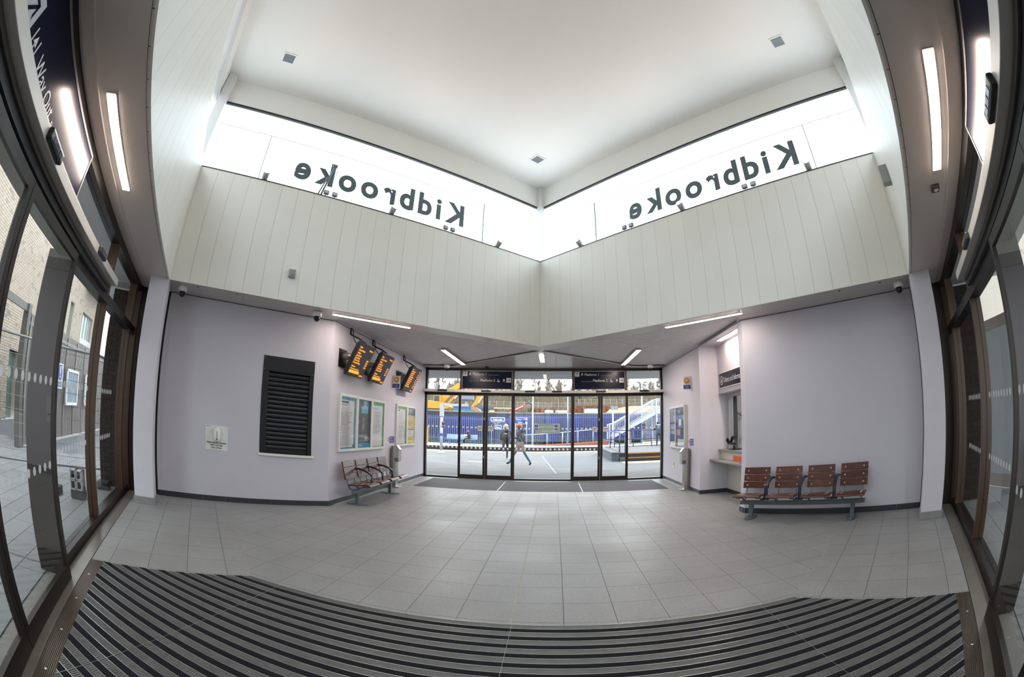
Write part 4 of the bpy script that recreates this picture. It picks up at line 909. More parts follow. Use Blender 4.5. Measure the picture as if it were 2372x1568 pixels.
M(MF).tube([(4.25, 8.62, .96), (4.25, 8.62, 1.10)], .022, 8).build('stem', BLACK, t); M(MF).box(4.2, 4.3, 8.6, 8.86, 1.08, 1.13).build('arm', BLACK, t, bevel=.01); M(MF).tube([(4.25, 8.9, 1.1), (4.22, 8.92, 1.2), (4.2, 8.84, 1.25)], [.03, .035, .02], 8).build('speaker_pod', BLACK, t); M(MF).tube([(4.25, 8.8, 1.13), (4.25, 8.7, 1.27), (4.25, 8.62, 1.29)], [.03, .035, .025], 8).build('camera_pod', BLACK, t)
M(MF).tube([(4.25, 8.66, 1.28), (4.24, 8.55, 1.26), (4.25, 8.5, 1.29), (4.25, 8.42, 1.28)], .006, 6).build('gooseneck', BLACK, t); M(MF).lathe((4.2, 8.93, 1.17), [(.012, -.01), (.012, .01)], 8, axis='x').build('button', mat('red_button', (200, 90, 70), .4), t)
t = thing('orange_notice', 'small orange notice standing on the lower ticket counter shelf', 'notice', (3.87, 8.4, .75)); M().box(3.872, 3.88, 7.7, 8.41, .755, .845).build('card', mat('orange_card', (222, 92, 52), .5), t)
t = thing('tickets_sign', 'navy tickets and information sign above the ticket window', 'sign', (3.85, 8.2, 2.4))
M().box(3.83, 3.85, 7.2, 9.03, 2.23, 2.565).build('frame', WHITE, t); M().box(3.826, 3.83, 7.22, 9.01, 2.25, 2.545).build('face', NAVY, t)
b = M(); P = []
for k in range(24): a = 2*math.pi*k/24; P.append((3.8245, 8.88+.075*math.cos(a), 2.395+.095*math.sin(a)))
for k in range(24): a = 2*math.pi*k/24; P.append((3.8245, 8.88+.06*math.cos(a), 2.395+.078*math.sin(a)))
b.poly(P, [(k, (k+1) % 24, 24+(k+1) % 24, 24+k) for k in range(24)]); b.poly([(3.8245, 8.9, 2.345), (3.8245, 8.88, 2.345), (3.8245, 8.88, 2.44), (3.8245, 8.9, 2.44)], [(0, 1, 2, 3)]); b.poly([(3.8245, 8.87, 2.35), (3.8245, 8.84, 2.36), (3.8245, 8.85, 2.40), (3.8245, 8.88, 2.39)], [(0, 1, 2, 3)]); b.build('ticket_icon', INK, t, fix=False)
txt('Tickets and Information', .155, (3.8255, 8.77, 2.34), (0, -1, 0), (0, 0, 1), INK, t, sx=.72)
la = bpy.data.lights.new('office_fill', 'AREA'); la.energy = 16; la.size = 1.0; lo = bpy.data.objects.new('office_fill', la); COL.objects.link(lo); lo.location = (5.3, 7.8, 2.55)  # unseen fill light added to brighten the ticket office interior
# ------------------------------------------------------------------ ground outside
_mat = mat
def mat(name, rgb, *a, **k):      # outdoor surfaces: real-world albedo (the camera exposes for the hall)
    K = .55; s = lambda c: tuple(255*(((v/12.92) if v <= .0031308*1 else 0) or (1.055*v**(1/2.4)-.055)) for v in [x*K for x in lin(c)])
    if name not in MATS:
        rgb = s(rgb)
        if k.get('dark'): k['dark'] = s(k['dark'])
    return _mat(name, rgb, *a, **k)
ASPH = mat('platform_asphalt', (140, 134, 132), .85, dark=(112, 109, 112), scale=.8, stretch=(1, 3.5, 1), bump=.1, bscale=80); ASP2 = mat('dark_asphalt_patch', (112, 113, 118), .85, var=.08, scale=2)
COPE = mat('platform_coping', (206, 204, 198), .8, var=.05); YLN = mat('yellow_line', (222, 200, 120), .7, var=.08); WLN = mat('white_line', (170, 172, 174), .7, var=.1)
CE1, CE2, CF = 28.15, 34.3, 39.8     # platform edges and fence, on lines y = c + .2x
def gpoly(pts, z0, z1): b = M(); b.prism(pts, z0, z1); return b
def L(c, x): return c+.2*x
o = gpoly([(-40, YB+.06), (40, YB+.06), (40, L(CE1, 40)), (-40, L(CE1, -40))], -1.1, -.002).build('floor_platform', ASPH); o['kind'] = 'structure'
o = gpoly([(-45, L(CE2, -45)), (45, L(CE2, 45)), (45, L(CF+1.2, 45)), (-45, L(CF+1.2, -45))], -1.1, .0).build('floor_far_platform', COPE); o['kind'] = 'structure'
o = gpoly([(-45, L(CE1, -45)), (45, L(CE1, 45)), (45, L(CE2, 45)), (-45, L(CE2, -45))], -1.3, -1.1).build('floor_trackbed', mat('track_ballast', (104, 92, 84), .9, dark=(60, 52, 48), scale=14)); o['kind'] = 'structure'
FACE = mat('platform_face_brick', (74, 52, 50), .85, dark=(38, 32, 34), scale=1.2)
f = OB(CE2); M(f).box(-45, 45, -.03, 0, -1.1, -.015).build('trim_9', FACE)['kind'] = 'structure'
f = OB(CE1); M(f).box(-40, 40, -.42, -.02, -.002, .004).build('platform_coping', COPE)['kind'] = 'structure'
t = thing('platform_marking', 'pale yellow safety line along the edge of platform one', 'line', (0, CE1-1, 0)); M(f).box(-40, 40, -1.05, -.9, -.002, .003).build('line', YLN, t)
f = OB(CE2); t = thing('platform_marking', 'pale yellow line along the far platform beyond the tracks', 'line', (0, CE2+3, 0)); M(f).box(-45, 45, 3.2, 3.6, -.002, .004).build('line', YLN, t)
for c, nm in ((1.6, 'near'), (4.2, 'far')):
    f = OB(CE1); t = thing('railway_track', 'rusty rails in the track bed, %s line' % nm, 'track', (0, CE1+c, -1.1), 'railway tracks')
    for e in (-.72, .72): M(f).box(-40, 40, c+e-.035, c+e+.035, -1.0, -.86).build('rail', mat('rusty_rail', (110, 80, 64), .6, metal=.4), t)
    b = M(f)
    for k in range(100): b.box(-40+.8*k, -39.74+.8*k, c-1.25, c+1.25, -1.1, -1.0)
    b.build('sleepers', mat('concrete_sleeper', (120, 114, 108), .9), t, kind='stuff')
t = thing('ground_marking', 'white line bordering the dark asphalt patch outside the right doors', 'marking', (.1, 20, 0)); b = M(); b.prism([(-.34, 23.9), (-.29, 23.9), (.42, 14.5), (.37, 14.5)], -.002, .003); b.build('edge_line', WLN, t)
b = M(); b.prism([(-.3, 23.95), (.14, 17.0), (7, 17.3), (7, 23.9)], -.002, .0015); b.build('patch', ASP2, t); b = M(); b.prism([(.16, 16.92), (.16, 16.98), (3.2, 17.1), (3.2, 17.04)], -.002, .004); b.build('cross_line', WLN, t)
t = thing('tactile_strip', 'beige tactile strip in front of the outdoor steps', 'paving', (5.2, 18.6, 0)); M().box(3.2, 7.6, 18.1, 19.1, -.002, .012).build('slab', mat('tactile_beige', (216, 196, 158), .8, var=.06), t)
t = thing('manhole_cover', 'pale rectangular cover in the asphalt outside the left doors', 'manhole cover', (-2.9, 19.5, 0)); M().box(-3.3, -2.5, 18.7, 19.0, -.002, .005).build('cover', COPE, t); M().box(-3.5, -2.4, 19.9, 20.05, -.002, .006).build('drain', mat('drain_dark', (80, 82, 86), .6), t)
# raised landing with two steps, block wall and blue railings
STPM = mat('step_dark_concrete', (74, 72, 72), .85, var=.1); STPT = mat('step_pale_concrete', (112, 112, 116), .85, var=.05); NOSE = mat('orange_nosing', (206, 130, 44), .6)
t = thing('outdoor_steps', 'two dark steps with orange nosings outside the right platform pane', 'steps', (5.4, 20, 0))
M().box(3.42, 8.2, 19.3, 19.62, 0, .165).build('step', STPM, t); M().box(3.42, 8.2, 19.62, 26.3, 0, .345).build('landing', STPM, t); M().box(3.44, 8.2, 19.66, 26.28, .345, .352).build('landing_surface', STPT, t)
M().box(3.42, 8.2, 19.28, 19.34, .13, .18).build('nosing', NOSE, t); M().box(3.42, 8.2, 19.6, 19.66, .305, .362).build('nosing', NOSE, t)
BLK = objvar(mat('grey_concrete_block', (112, 116, 128), .85, var=.1), .12)
t = thing('block_wall', 'low grey brick retaining wall beside the outdoor steps', 'wall', (3.0, 20, 0)); r = t
M().box(2.86, 3.15, 19.43, 25.9, 0, .36).build('core', mat('mortar_grey', (84, 84, 88), .9), r)
for z in range(5):
    for k in range(2): M().box(2.85+.155*k, 2.85+.155*k+.145, 19.40, 19.43, .005+.074*z, .07+.074*z).build('brick', BLK, r)
    for k in range(28): M().box(2.835, 2.86, 19.43+.23*k+(.11 if z % 2 else 0), 19.43+.23*k+.22+(.11 if z % 2 else 0), .005+.074*z, .07+.074*z).build('brick', BLK, r)
M().box(2.82, 3.18, 19.38, 26.1, .372, .40).build('coping', STPT, r)
M().box(3.18, 3.42, 19.3, 19.9, 0, .17).build('end_block', STPT, r); M().box(3.18, 3.42, 19.62, 26, 0, .36).build('end_block', STPM, r)
RBL = mat('blue_railing_paint', (56, 62, 132), .4)
t = thing('blue_railing', 'blue metal railing around the outdoor steps', 'railing', (4.5, 23, .35)); 
for p in ((3.83, 26, .35), (4.95, 26, .35), (6.06, 26, .35), (7.2, 26, .35), (3.25, 20, .38), (3.43, 19.5, .17), (3.20, 23.0, .38), (3.1, 25.9, .38)): M().tube([p, (p[0], p[1], 1.33 if p[1] > 25 else 1.24)], .026, 8).build('post', RBL, t)
for z in (1.31, .80): M().tube([(3.1, 26, z), (8.0, 26, z)], .024, 8).build('rail', RBL, t)
M().tube([(3.1, 26, 1.31), (3.20, 23, 1.30), (3.25, 20, 1.26), (3.43, 19.4, 1.12)], .024, 8).build('rail', RBL, t); M().tube([(3.1, 26, .8), (3.20, 23, .8), (3.25, 20, .76)], .02, 8).build('rail', RBL, t)
# ------------------------------------------------------------------ white gantry, lamp posts, far platform furniture
WST = mat('white_steel_paint', (214, 216, 226), .45, var=.02)
t = thing('sign_gantry', 'white steel post with a side beam and blue band near the platform edge', 'post', (-5.72, 23.65, 0))
M().tube([(-5.72, 23.65, .02), (-5.72, 23.65, 2.0)], .075, 16).build('post', WST, t); M().box(-5.82, -5.62, 23.55, 23.75, 2.0, 2.7).build('post_head', WST, t); M().lathe((-5.72, 23.65, 0), [(.26, 0), (.26, .02), (.12, .05), (.085, .14)], 16).build('foot_plate', WST, t)
M().lathe((-5.72, 23.65, .95), [(.079, 0), (.079, .13)], 16).build('blue_band', mat('bright_blue_band', (48, 84, 190), .5), t); M().box(-5.75, -4.26, 23.58, 23.72, 2.58, 2.70).build('beam', WST, t); M().box(-4.45, -4.33, 23.6, 23.7, 2.70, 2.92).build('stub', WST, t)
t = thing('platform_display', 'grey display housing on the white gantry beam', 'display', (-4.38, 23.65, 2.92)); M().box(-4.62, -4.0, 23.45, 23.85, 2.91, 3.2).build('housing', mat('display_grey', (150, 154, 172), .5), t, bevel=.02); M().box(-4.6, -4.02, 23.43, 23.45, 2.94, 3.17).build('display_face', mat('display_face_grey', (164, 168, 184), .4), t)
def obp(c, a, z): return (a, c+.2*a, z)
def lamp(x, c, h, label, arms=2, m=WST, r=.05):
    p = obp(c, x, 0); t = thing('lamp_post', label, 'lamp post', p); M().tube([p, (p[0], p[1], h*.45), (p[0], p[1], h)], [r*1.6, r*1.2, r], 10).build('pole', m, t); M().lathe(p, [(.16, 0), (.16, .02), (.09, .05)], 12).build('foot_plate', m, t)
    if arms == 2:
        for s in (-1, 1):
            M().tube([(p[0], p[1], h-.05), (p[0]+s*.2, p[1], h+.02)], .025, 6).build('arm', m, t); M().tube([(p[0]+s*.15, p[1], h-.02), (p[0]+s*.3, p[1], h+.06), (p[0]+s*.5, p[1], h)], [.05, .1, .06], 10).build('lantern', mat('lamp_head_grey', (170, 172, 182), .4), t)
    elif arms == 1: M().lathe((p[0], p[1], h), [(.06, -.05), (.15, 0), (.15, .06), (.04, .12)], 14).build('lantern', MATS.get('lamp_head_grey') or mat('lamp_head_grey', (170, 172, 182), .4), t)
    return t, p
lamp(8.1, 37.5, 5.45, 'tall white double-headed lamp post behind the blue railing', 2); lamp(-1.44, 37.5, 5.05, 'tall white lamp post beyond the middle pane, round head', 1)
lamp(1.42, 36, 5.0, 'slim grey-green pole on the far platform left of the right doors', 0, mat('galvanised_green', (166, 184, 190), .4, metal=.3), .05)
t, p = lamp(5.2, 36, 2.95, 'white post with tilted square panel by the white stairs', 0, WST, .06); M().ext([(p[0]-.2, p[1]-.1, 3.3), (p[0]+.42, p[1]-.1, 3.28), (p[0]+.45, p[1]+.1, 2.98), (p[0]-.14, p[1]+.1, 2.98)], (0, .06, 0)).build('panel', WST, t)
t = thing('grit_bin', 'tall orange-yellow bin at the far left of the opposite platform', 'bin', obp(37, -9.85, 0)); M().box(-10.1, -9.74, 34.9, 35.2, 0, 1.34).build('body', mat('bin_orange', (240, 176, 60), .5), t, bevel=.03); M().box(-10.12, -9.72, 34.88, 35.22, 1.28, 1.38).build('lid', mat('bin_orange', (240, 176, 60)), t)
# signs on the far platform
def post_sign(name, x0, x1, z0, z1, c, label, drawf):
    p = obp(c, (x0+x1)/2, 0); t = thing(name, label, 'sign', p); Y = p[1]
    for x in (x0+.08, x1-.08): M().tube([(x, Y+.05, 0), (x, Y+.05, z1)], .03, 6).build('post', WST, t)
    drawf(t, Y); return t
FBLU = mat('railway_blue', (44, 58, 148), .4); 
def d1(t, Y):
    M().box(-5.0, -3.83, Y, Y+.03, 2.0, 2.34).build('border', WHITE, t); M().box(-4.95, -3.88, Y-.005, Y, 2.05, 2.29).build('board', FBLU, t); txt('Kidbrooke', .19, (-4.42, Y-.008, 2.10), (1, 0, 0), (0, 0, 1), INK, t, align='CENTER', bold=.004)
    M().box(-5.0, -3.83, Y, Y+.03, 1.70, 1.97).build('lower_board', mat('slate_sign', (72, 86, 110), .5), t); txt('i  Trains to London', .09, (-4.9, Y-.002, 1.86), (1, 0, 0), (0, 0, 1), INK, t); txt('Way out', .09, (-4.7, Y-.002, 1.75), (1, 0, 0), (0, 0, 1), INK, t)
    M().box(-4.66, -4.07, Y, Y+.03, 1.33, 1.67).build('camera_notice', WHITE, t); M().box(-4.62, -4.11, Y-.004, Y, 1.37, 1.63).build('camera_field', mat('camera_blue', (40, 90, 170), .5), t); b = M(); b.poly([(-4.55, Y-.006, 1.56), (-4.3, Y-.006, 1.48), (-4.2, Y-.006, 1.42), (-4.28, Y-.006, 1.40), (-4.55, Y-.006, 1.46)], [(0, 1, 2, 3, 4)]); b.build('camera_icon', INK, t, fix=False)
post_sign('station_sign', -5.0, -3.83, 1.33, 2.34, 38.5, 'blue name board above a camera notice on the opposite platform', d1)
def d2(t, Y):
    M().box(-3.02, -1.91, Y, Y+.03, 1.83, 2.36).build('board', FBLU, t); M().box(-3.03, -1.9, Y-.004, Y+.03, 1.82, 1.84).build('edge', WHITE, t); M().box(-3.03, -1.9, Y-.004, Y+.03, 2.34, 2.36).build('edge', WHITE, t)
    txt('Platform 1', .13, (-2.9, Y-.005, 2.17), (1, 0, 0), (0, 0, 1), INK, t, bold=.002); txt('Trains to London', .05, (-2.8, Y-.005, 2.08), (1, 0, 0), (0, 0, 1), INK, t); txt('Tickets', .13, (-2.75, Y-.005, 1.91), (1, 0, 0), (0, 0, 1), INK, t, bold=.002)
    for z in (2.22, 1.95): M().box(-2.1, -1.95, Y-.005, Y, z-.07, z+.07).build('arrow_box', INK, t)
    b = M(); icon_train(b, Vector((1, 0, 0)), Vector((0, 0, 1)), Vector((-2.2, Y-.005, 2.19)), .11); b.build('icon', INK, t, fix=False)
post_sign('direction_sign', -3.02, -1.91, 1.83, 2.36, 38.5, 'blue platform and tickets direction board on the opposite platform', d2)
# metal bench on the far platform
BM = mat('pale_blue_bench_metal', (150, 168, 196), .4, metal=.4); Yb_ = obp(37.5, -7.3, 0)[1]
t = thing('platform_bench', 'pale blue metal bench in front of the fence on the opposite platform', 'bench', (-7.3, Yb_, 0))
M().ext([(-8.47, Yb_+.25, .45), (-8.47, Yb_+.35, .82), (-5.9, Yb_+.35, .82), (-5.9, Yb_+.25, .45)], (0, .03, 0)).build('backrest', BM, t); M().box(-8.47, -5.9, Yb_-.25, Yb_+.2, .40, .44).build('seat', BM, t)
for x in (-8.2, -7.2, -6.1): M().box(x-.03, x+.03, Yb_-.05, Yb_+.05, 0, .4).build('leg', BM, t); M().tube([(x, Yb_-.25, .44), (x, Yb_-.25, .62), (x, Yb_+.2, .64)], .02, 6).build('armrest', BM, t)
# ramp with white handrail and red kerb (right part of the far platform)
RAMP = mat('red_brick_kerb', (170, 96, 82), .8, var=.1); t = thing('ramp', 'rising red brick edged ramp in front of the blue fence', 'ramp', obp(38, 2, 0))
b = M(); y1, y2 = (lambda x: L(37.5, x)), (lambda x: L(39.5, x)); b.ext([(-1.5, y1(-1.5), 0), (5.0, y1(5), 0), (5.0, y1(5), .32)], (0, 2, 0)); b.build('kerb', RAMP, t); 
t = thing('white_handrail', 'white handrail on posts climbing beside the blue fence', 'handrail', obp(38.5, 1.5, 0))
hz = lambda x: .95+.085*(x+.9)
M().tube([obp(38.5, -2.2, .88), obp(38.5, -.9, .95), obp(38.5, 4.6, hz(4.6))], .035, 8).build('rail', WST, t)
for x in (-1.5, -.26, 1.06, 2.4, 3.74): M().tube([obp(38.5, x, .05), obp(38.5, x, hz(x))], .04, 8).build('post', WST, t)
# palisade fence
PALE = objvar(mat('palisade_blue', (104, 116, 196), .45, var=.05), .08)
t = thing('palisade_fence', 'long blue palisade fence behind the opposite platform', 'fence', (0, CF, 0))
def pale(f, x, z0, z1):
    b = M(f); P = [(x-.035, 0, z0), (x+.035, 0, z0), (x+.035, 0, z1-.12), (x, 0, z1), (x-.035, 0, z1-.12)]; b.ext(P, (0, 0, 0)) if False else b.poly(P+[(a, -.025, z) for a, _, z in P], [(0, 1, 2, 3, 4), (9, 8, 7, 6, 5)]+[(k, (k+1) % 5, 5+(k+1) % 5, 5+k) for k in range(5)]); return b
proto = {}
fo = OB(CF); x = -14.0; pv = M(I); P0 = pale(lambda a, b_, z_: (a, b_+CF, z_), 0, 0, 2.42).build('pale', PALE, t)
first = True; pos = []
while x < 11.5:
    z = .02 if x < -3.6 else .25+(.02*max(0, min(x, 6)))
    pos.append((x, z)); x += .165
for k, (x, z) in enumerate(pos):
    o = P0 if k == 0 else P0.copy()
    if k: COL.objects.link(o)
    o.parent = t; o.location = Vector(obp(CF, x, z))-Vector(t.location); o.rotation_euler.z = math.atan(.2)
for z0, z1 in ((-14, -3.6), (-3.6, 11.5)):
    zb = .02 if z0 < -5 else .3
    for zz in (.42, 2.15): M(fo).box(z0, z1, 0.0, .05, zb+zz-.03, zb+zz+.03).build('rail', PALE, t)
x = -13.5
while x < 11.5: M(fo).box(x-.04, x+.04, .05, .13, 0, 2.4).build('post', PALE, t); x += 2.75
# dark hoarding behind the fence, weeds at its foot
HRD = mat('dark_hoarding', (56, 60, 74), .7, var=.15, scale=1.5); t = thing('site_hoarding', 'dark site hoarding just behind the blue fence', 'hoarding', (-4, CF+.8, 0)); fo = OB(CF+.8)
x = -14.5
while x < 8: M(fo).box(x, x+1.2, 0, .04, 0, 2.76 if x < -5.6 else 2.70).build('board', HRD, t); x += 1.215
M(OB(CF+.85)).box(-14.5, 8, 0, .1, 2.55, 2.78).build('top_rail', mat('hoarding_rail', (70, 76, 86), .6), t)
GRS = mat('weedy_grass', (160, 184, 100), .9, dark=(104, 126, 66), scale=9)
b = M(); rg_ = random.Random(5)
for k in range(2600):
    x = rg_.uniform(-13, 9); c = CF+rg_.uniform(.1, .7); p = Vector(obp(c, x, 0 if x < -3.6 else .25)); h = rg_.uniform(.25, .75)*(1.2 if x < -5 else .6); w_ = rg_.uniform(.02, .05); l = rg_.uniform(-.1, .1)
    b.poly([tuple(p+Vector((-w_, 0, 0))), tuple(p+Vector((w_, 0, 0))), tuple(p+Vector((l, l*.5, h)))], [(0, 1, 2)])
o = b.build('grass_tufts', GRS, fix=False); o['kind'] = 'stuff'; tag(o, 'green grass tufts along the foot of the blue fence', 'grass')
# white footbridge stairs
t = thing('footbridge_stairs', 'white metal footbridge stairs rising to the right on the opposite platform', 'stairs', obp(37, 7, 0))
x0, z0, x1, z1 = 5.3, 0.95, 9.5, 3.05     # foot line of the flight
sl = (z1-z0)/(x1-x0)
for ci, c in enumerate((36.9, 38.6)):
    top = [obp(c, 5.0, 1.75), obp(c, 5.5, 1.88), obp(c, 9.35, 3.93), obp(c, 13.5, 3.95)]
    M().tube(top, .045, 6).build('handrail', WST, t); M().tube([obp(c, 5.4, 1.0), obp(c, 9.3, 2.98), obp(c, 13.5, 3.0)], .035, 6).build('lower_rail', WST, t); M().tube([obp(c, 5.45, 1.7), obp(c, 9.35, 3.75), obp(c, 13.5, 3.76)], .02, 6).build('mid_rail', WST, t)
    M().ext([obp(c, 5.3, .55), obp(c, 9.4, 2.62), obp(c, 13.5, 2.62), obp(c, 13.5, 2.9), obp(c, 9.3, 2.9), obp(c, 5.3, .85)], (0, .06, 0)).build('stringer', WST, t)
    for k in range(30):
        x = 5.45+.14*k; zt = 1.85+(x-5.5)*.532
        if x > 9.35: zt = 3.93
        zb = zt-.95; M().tube([obp(c, x, zb), obp(c, x, zt)], .012, 4).build('baluster', WST, t)
    for k in range(26): x = 9.55+.15*k; M().tube([obp(c, x, 2.95), obp(c, x, 3.93)], .012, 4).build('baluster', WST, t)
    for x, zb in ((5.05, 0), (6.72, 0), (9.35, 0), (13.4, 0)): M().box(x-.06, x+.06, L(c, x)-.06, L(c, x)+.06, 0, 1.75 if x < 5.1 else min(3.95, 1.85+(x-5.5)*.532)).build('post', WST, t)
for k in range(14): x = 5.4+.285*k; M().prism([(x, L(36.95, x)), (x+.3, L(36.95, x+.3)), (x+.3, L(38.6, x+.3)), (x, L(38.6, x))], .7+.148*k, .74+.148*k).build('tread', WST, t)
M().prism([(9.4, L(36.95, 9.4)), (13.5, L(36.95, 13.5)), (13.5, L(38.6, 13.5)), (9.4, L(38.6, 9.4))], 2.75, 2.82).build('landing', WST, t)
t = thing('brick_pier', 'pale brick pier at the foot of the white stairs', 'pier', obp(38, 6.9, 0)); M().box(6.6, 7.1, 38.9, 39.4, 0, 1.15).build('core', mat('pale_brick_far', (168, 150, 142), .85, var=.15, scale=4), t); M().box(6.55, 7.15, 38.85, 39.45, 1.15, 1.22).build('cap', STPT, t)
# ------------------------------------------------------------------ beyond the fence: works site
ZG = 3.0
GRD = mat('site_ground', (150, 136, 118), .95, var=.15, scale=.6); BNK = mat('scrub_bank', (150, 136, 116), .95, dark=(96, 98, 72), scale=.55)
b = M(); X0, X1, nx = -45, 45, 46; yc_ = [41.5, 44, 62, 66, 74, 84, 96, 120]; zc = [0, ZG, ZG, 3.4, 5.2, 7.0, 8.0, 8.5]; P = []
rg_ = random.Random(3)
for j in range(len(yc_)):
    for i in range(nx): x = X0+(X1-X0)*i/(nx-1); P.append((x, yc_[j]+.2*x, zc[j]+(rg_.uniform(-.25, .25) if j > 2 else 0)))
b.poly(P, [(j*nx+i, j*nx+i+1, (j+1)*nx+i+1, (j+1)*nx+i) for j in range(len(yc_)-1) for i in range(nx-1)], True); b.build('ground_embankment', BNK, fix=False)['kind'] = 'structure'
b = M(); b.prism([(-60, 5), (-8.6, 5), (-8.6, YB+.06), (-45, YB+.06), (-60, 20)], -.3, -.02)
o = b.build('ground_left', ASPH); o['kind'] = 'structure'
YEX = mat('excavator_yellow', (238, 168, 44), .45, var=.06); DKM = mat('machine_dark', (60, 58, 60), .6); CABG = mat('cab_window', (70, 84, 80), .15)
def ep(x, z, c=50): return obp(c, x, z)
def slab(pts, c, th, name, m, par, bevel=.03):
    b = M(); b.ext([obp(c, x, z) for x, z in pts], (0, th, 0)); return b.build(name, m, par, bevel=bevel)
t = thing('excavator', 'large yellow excavator with raised boom beyond the blue fence', 'excavator', ep(-12, ZG))
slab([(-14.0, 3.0), (-10.9, 3.0), (-10.7, 3.15), (-10.9, 3.3), (-14.0, 3.3)], 49.2, .6, 'track', DKM, t); slab([(-14.0, 3.0), (-10.9, 3.0), (-10.7, 3.15), (-10.9, 3.3), (-14.0, 3.3)], 51.6, .6, 'track', DKM, t)
slab([(-14.4, 3.3), (-11.1, 3.3), (-10.95, 3.6), (-11.5, 3.98), (-12.2, 4.14), (-14.4, 4.22)], 49.5, 2.4, 'body', YEX, t, .06)
slab([(-14.6, 3.35), (-13.5, 3.35), (-13.5, 4.25), (-14.6, 4.3)], 49.3, 2.8, 'counterweight', mat('machine_grey', (150, 150, 158), .5), t, .08)
slab([(-12.68, 4.1), (-11.95, 4.1), (-11.95, 4.8), (-12.60, 4.82)], 49.5, 1.0, 'cab', YEX, t, .03); slab([(-12.58, 4.16), (-12.02, 4.16), (-12.02, 4.72), (-12.52, 4.74)], 49.45, 1.1, 'cab_window', CABG, t, 0)
slab([(-12.25, 4.1), (-11.8, 4.02), (-10.9, 5.0), (-10.05, 5.75), (-9.3, 5.95), (-8.4, 5.75), (-8.15, 5.5), (-8.5, 5.75), (-9.3, 6.35), (-10.3, 6.25), (-11.3, 5.5), (-11.9, 4.85)], 50.4, .45, 'boom', YEX, t, .04)
slab([(-11.4, 3.95), (-11.15, 3.85), (-9.95, 5.3), (-10.15, 5.4)], 50.2, .16, 'boom_cylinder', mat('cylinder_yellow', (226, 150, 40), .4), t, .02); slab([(-10.6, 4.5), (-10.5, 4.45), (-9.9, 5.25), (-10.0, 5.3)], 50.15, .1, 'cylinder_rod', STEEL, t, .01)
slab([(-8.0, 5.75), (-7.3, 5.3), (-7.55, 4.7), (-8.05, 4.0), (-8.6, 3.65), (-8.75, 3.75), (-8.35, 4.35), (-8.15, 5.0), (-8.45, 5.6)], 50.4, .4, 'stick', YEX, t, .04); slab([(-7.45, 5.2), (-7.35, 5.15), (-7.9, 4.1), (-8.05, 4.15)], 50.25, .12, 'stick_cylinder', STEEL, t, .01)
slab([(-8.75, 3.7), (-8.3, 3.65), (-7.95, 3.5), (-7.5, 3.02), (-7.75, 3.05), (-8.3, 3.2), (-8.7, 3.35)], 50.1, 1.0, 'bucket', mat('rusty_bucket', (190, 140, 112), .6, var=.12), t, .03)
for k in range(3):
    slab([(-14.2, 3.78+.12*k), (-13.6, 3.78+.12*k), (-13.6, 3.84+.12*k), (-14.2, 3.84+.12*k)], 49.25, .03, 'stripe', NVP, t, 0)
CONT = mat('blue_container', (84, 164, 216), .5, var=.05)
t = thing('site_container', 'light blue corrugated container behind the excavator', 'container', obp(54, -10, ZG)); M(OB(54)).box(-12.2, -8.2, 0, 2.4, ZG, 3.62).build('body', CONT, t)
for k in range(24): M(OB(54)).box(-12.1+.165*k, -12.02+.165*k, -.05, 0, ZG+.1, 3.58).build('rib', CONT, t)
t = thing('site_container', 'dark slate coloured container stacked behind the blue one', 'container', obp(57, -10, ZG)); M(OB(57)).box(-12.3, -7.2, 0, 2.4, ZG, 4.05).build('body', mat('slate_container', (74, 86, 112), .5, var=.1), t); M(OB(57)).box(-12.3, -7.2, -.03, 0, 3.8, 4.05).build('top_rail', mat('slate_container_rail', (96, 108, 134), .5), t)
t = thing('loader_crane', 'small red crane arm with dark grab beyond the fence', 'crane', obp(50, -4, ZG)); RED = mat('crane_red', (222, 60, 54), .4)
slab([(-4.75, 3.0), (-4.4, 3.0), (-4.3, 3.12), (-2.95, 3.82), (-2.78, 4.05), (-2.9, 4.12), (-4.45, 3.35)], 50, .3, 'arm', RED, t); slab([(-3.9, 3.47), (-3.1, 3.88), (-3.06, 3.95), (-3.9, 3.55)], 49.98, .34, 'white_stripe', WHITE, t, 0)
slab([(-2.9, 4.15), (-2.5, 4.22), (-2.2, 4.0), (-2.35, 3.6), (-2.6, 3.1), (-2.7, 2.9), (-2.45, 2.9), (-2.1, 3.6), (-1.95, 3.75), (-2.0, 4.1), (-2.4, 4.35), (-2.85, 4.28)], 50, .3, 'grab', DKM, t); slab([(-4.9, 2.95), (-4.2, 2.95), (-4.3, 3.15), (-4.8, 3.15)], 49.8, .8, 'base', RED, t)
t = thing('timber_stack', 'long pale timber beam on the works site', 'timber', obp(52, -5.5, ZG)); M(OB(52)).box(-6.5, -4.5, 0, .3, 3.62, 3.78).build('beam', mat('pale_timber', (232, 206, 160), .7), t)
for x in (-6.3, -5.5, -4.7): M(OB(52)).box(x, x+.1, .05, .2, ZG, 3.62).build('trestle', DKM, t)
t = thing('site_cabinet', 'small orange topped site cabinet beyond the fence', 'cabinet', obp(50, -6.45, ZG)); M(OB(50)).box(-6.72, -6.2, 0, .5, ZG, 3.33).build('body', WHITE, t); M(OB(50)).box(-6.76, -6.16, -.04, .54, 3.33, 3.42).build('lid', mat('cabinet_orange', (206, 134, 70), .6), t)
t = thing('covered_skip', 'grey tarpaulin covered heap beside the red crane', 'skip', obp(50.5, -5.1, ZG)); slab([(-5.75, 3.0), (-4.5, 3.0), (-4.45, 3.4), (-4.9, 3.5), (-5.3, 3.42), (-5.7, 3.5)], 50.8, 1.2, 'tarpaulin', mat('grey_tarpaulin', (104, 108, 116), .6, var=.2, scale=5), t, .05); slab([(-5.8, 2.98), (-4.4, 2.98), (-4.45, 3.1), (-5.75, 3.1)], 50.7, 1.4, 'skip_rim', DKM, t, 0)
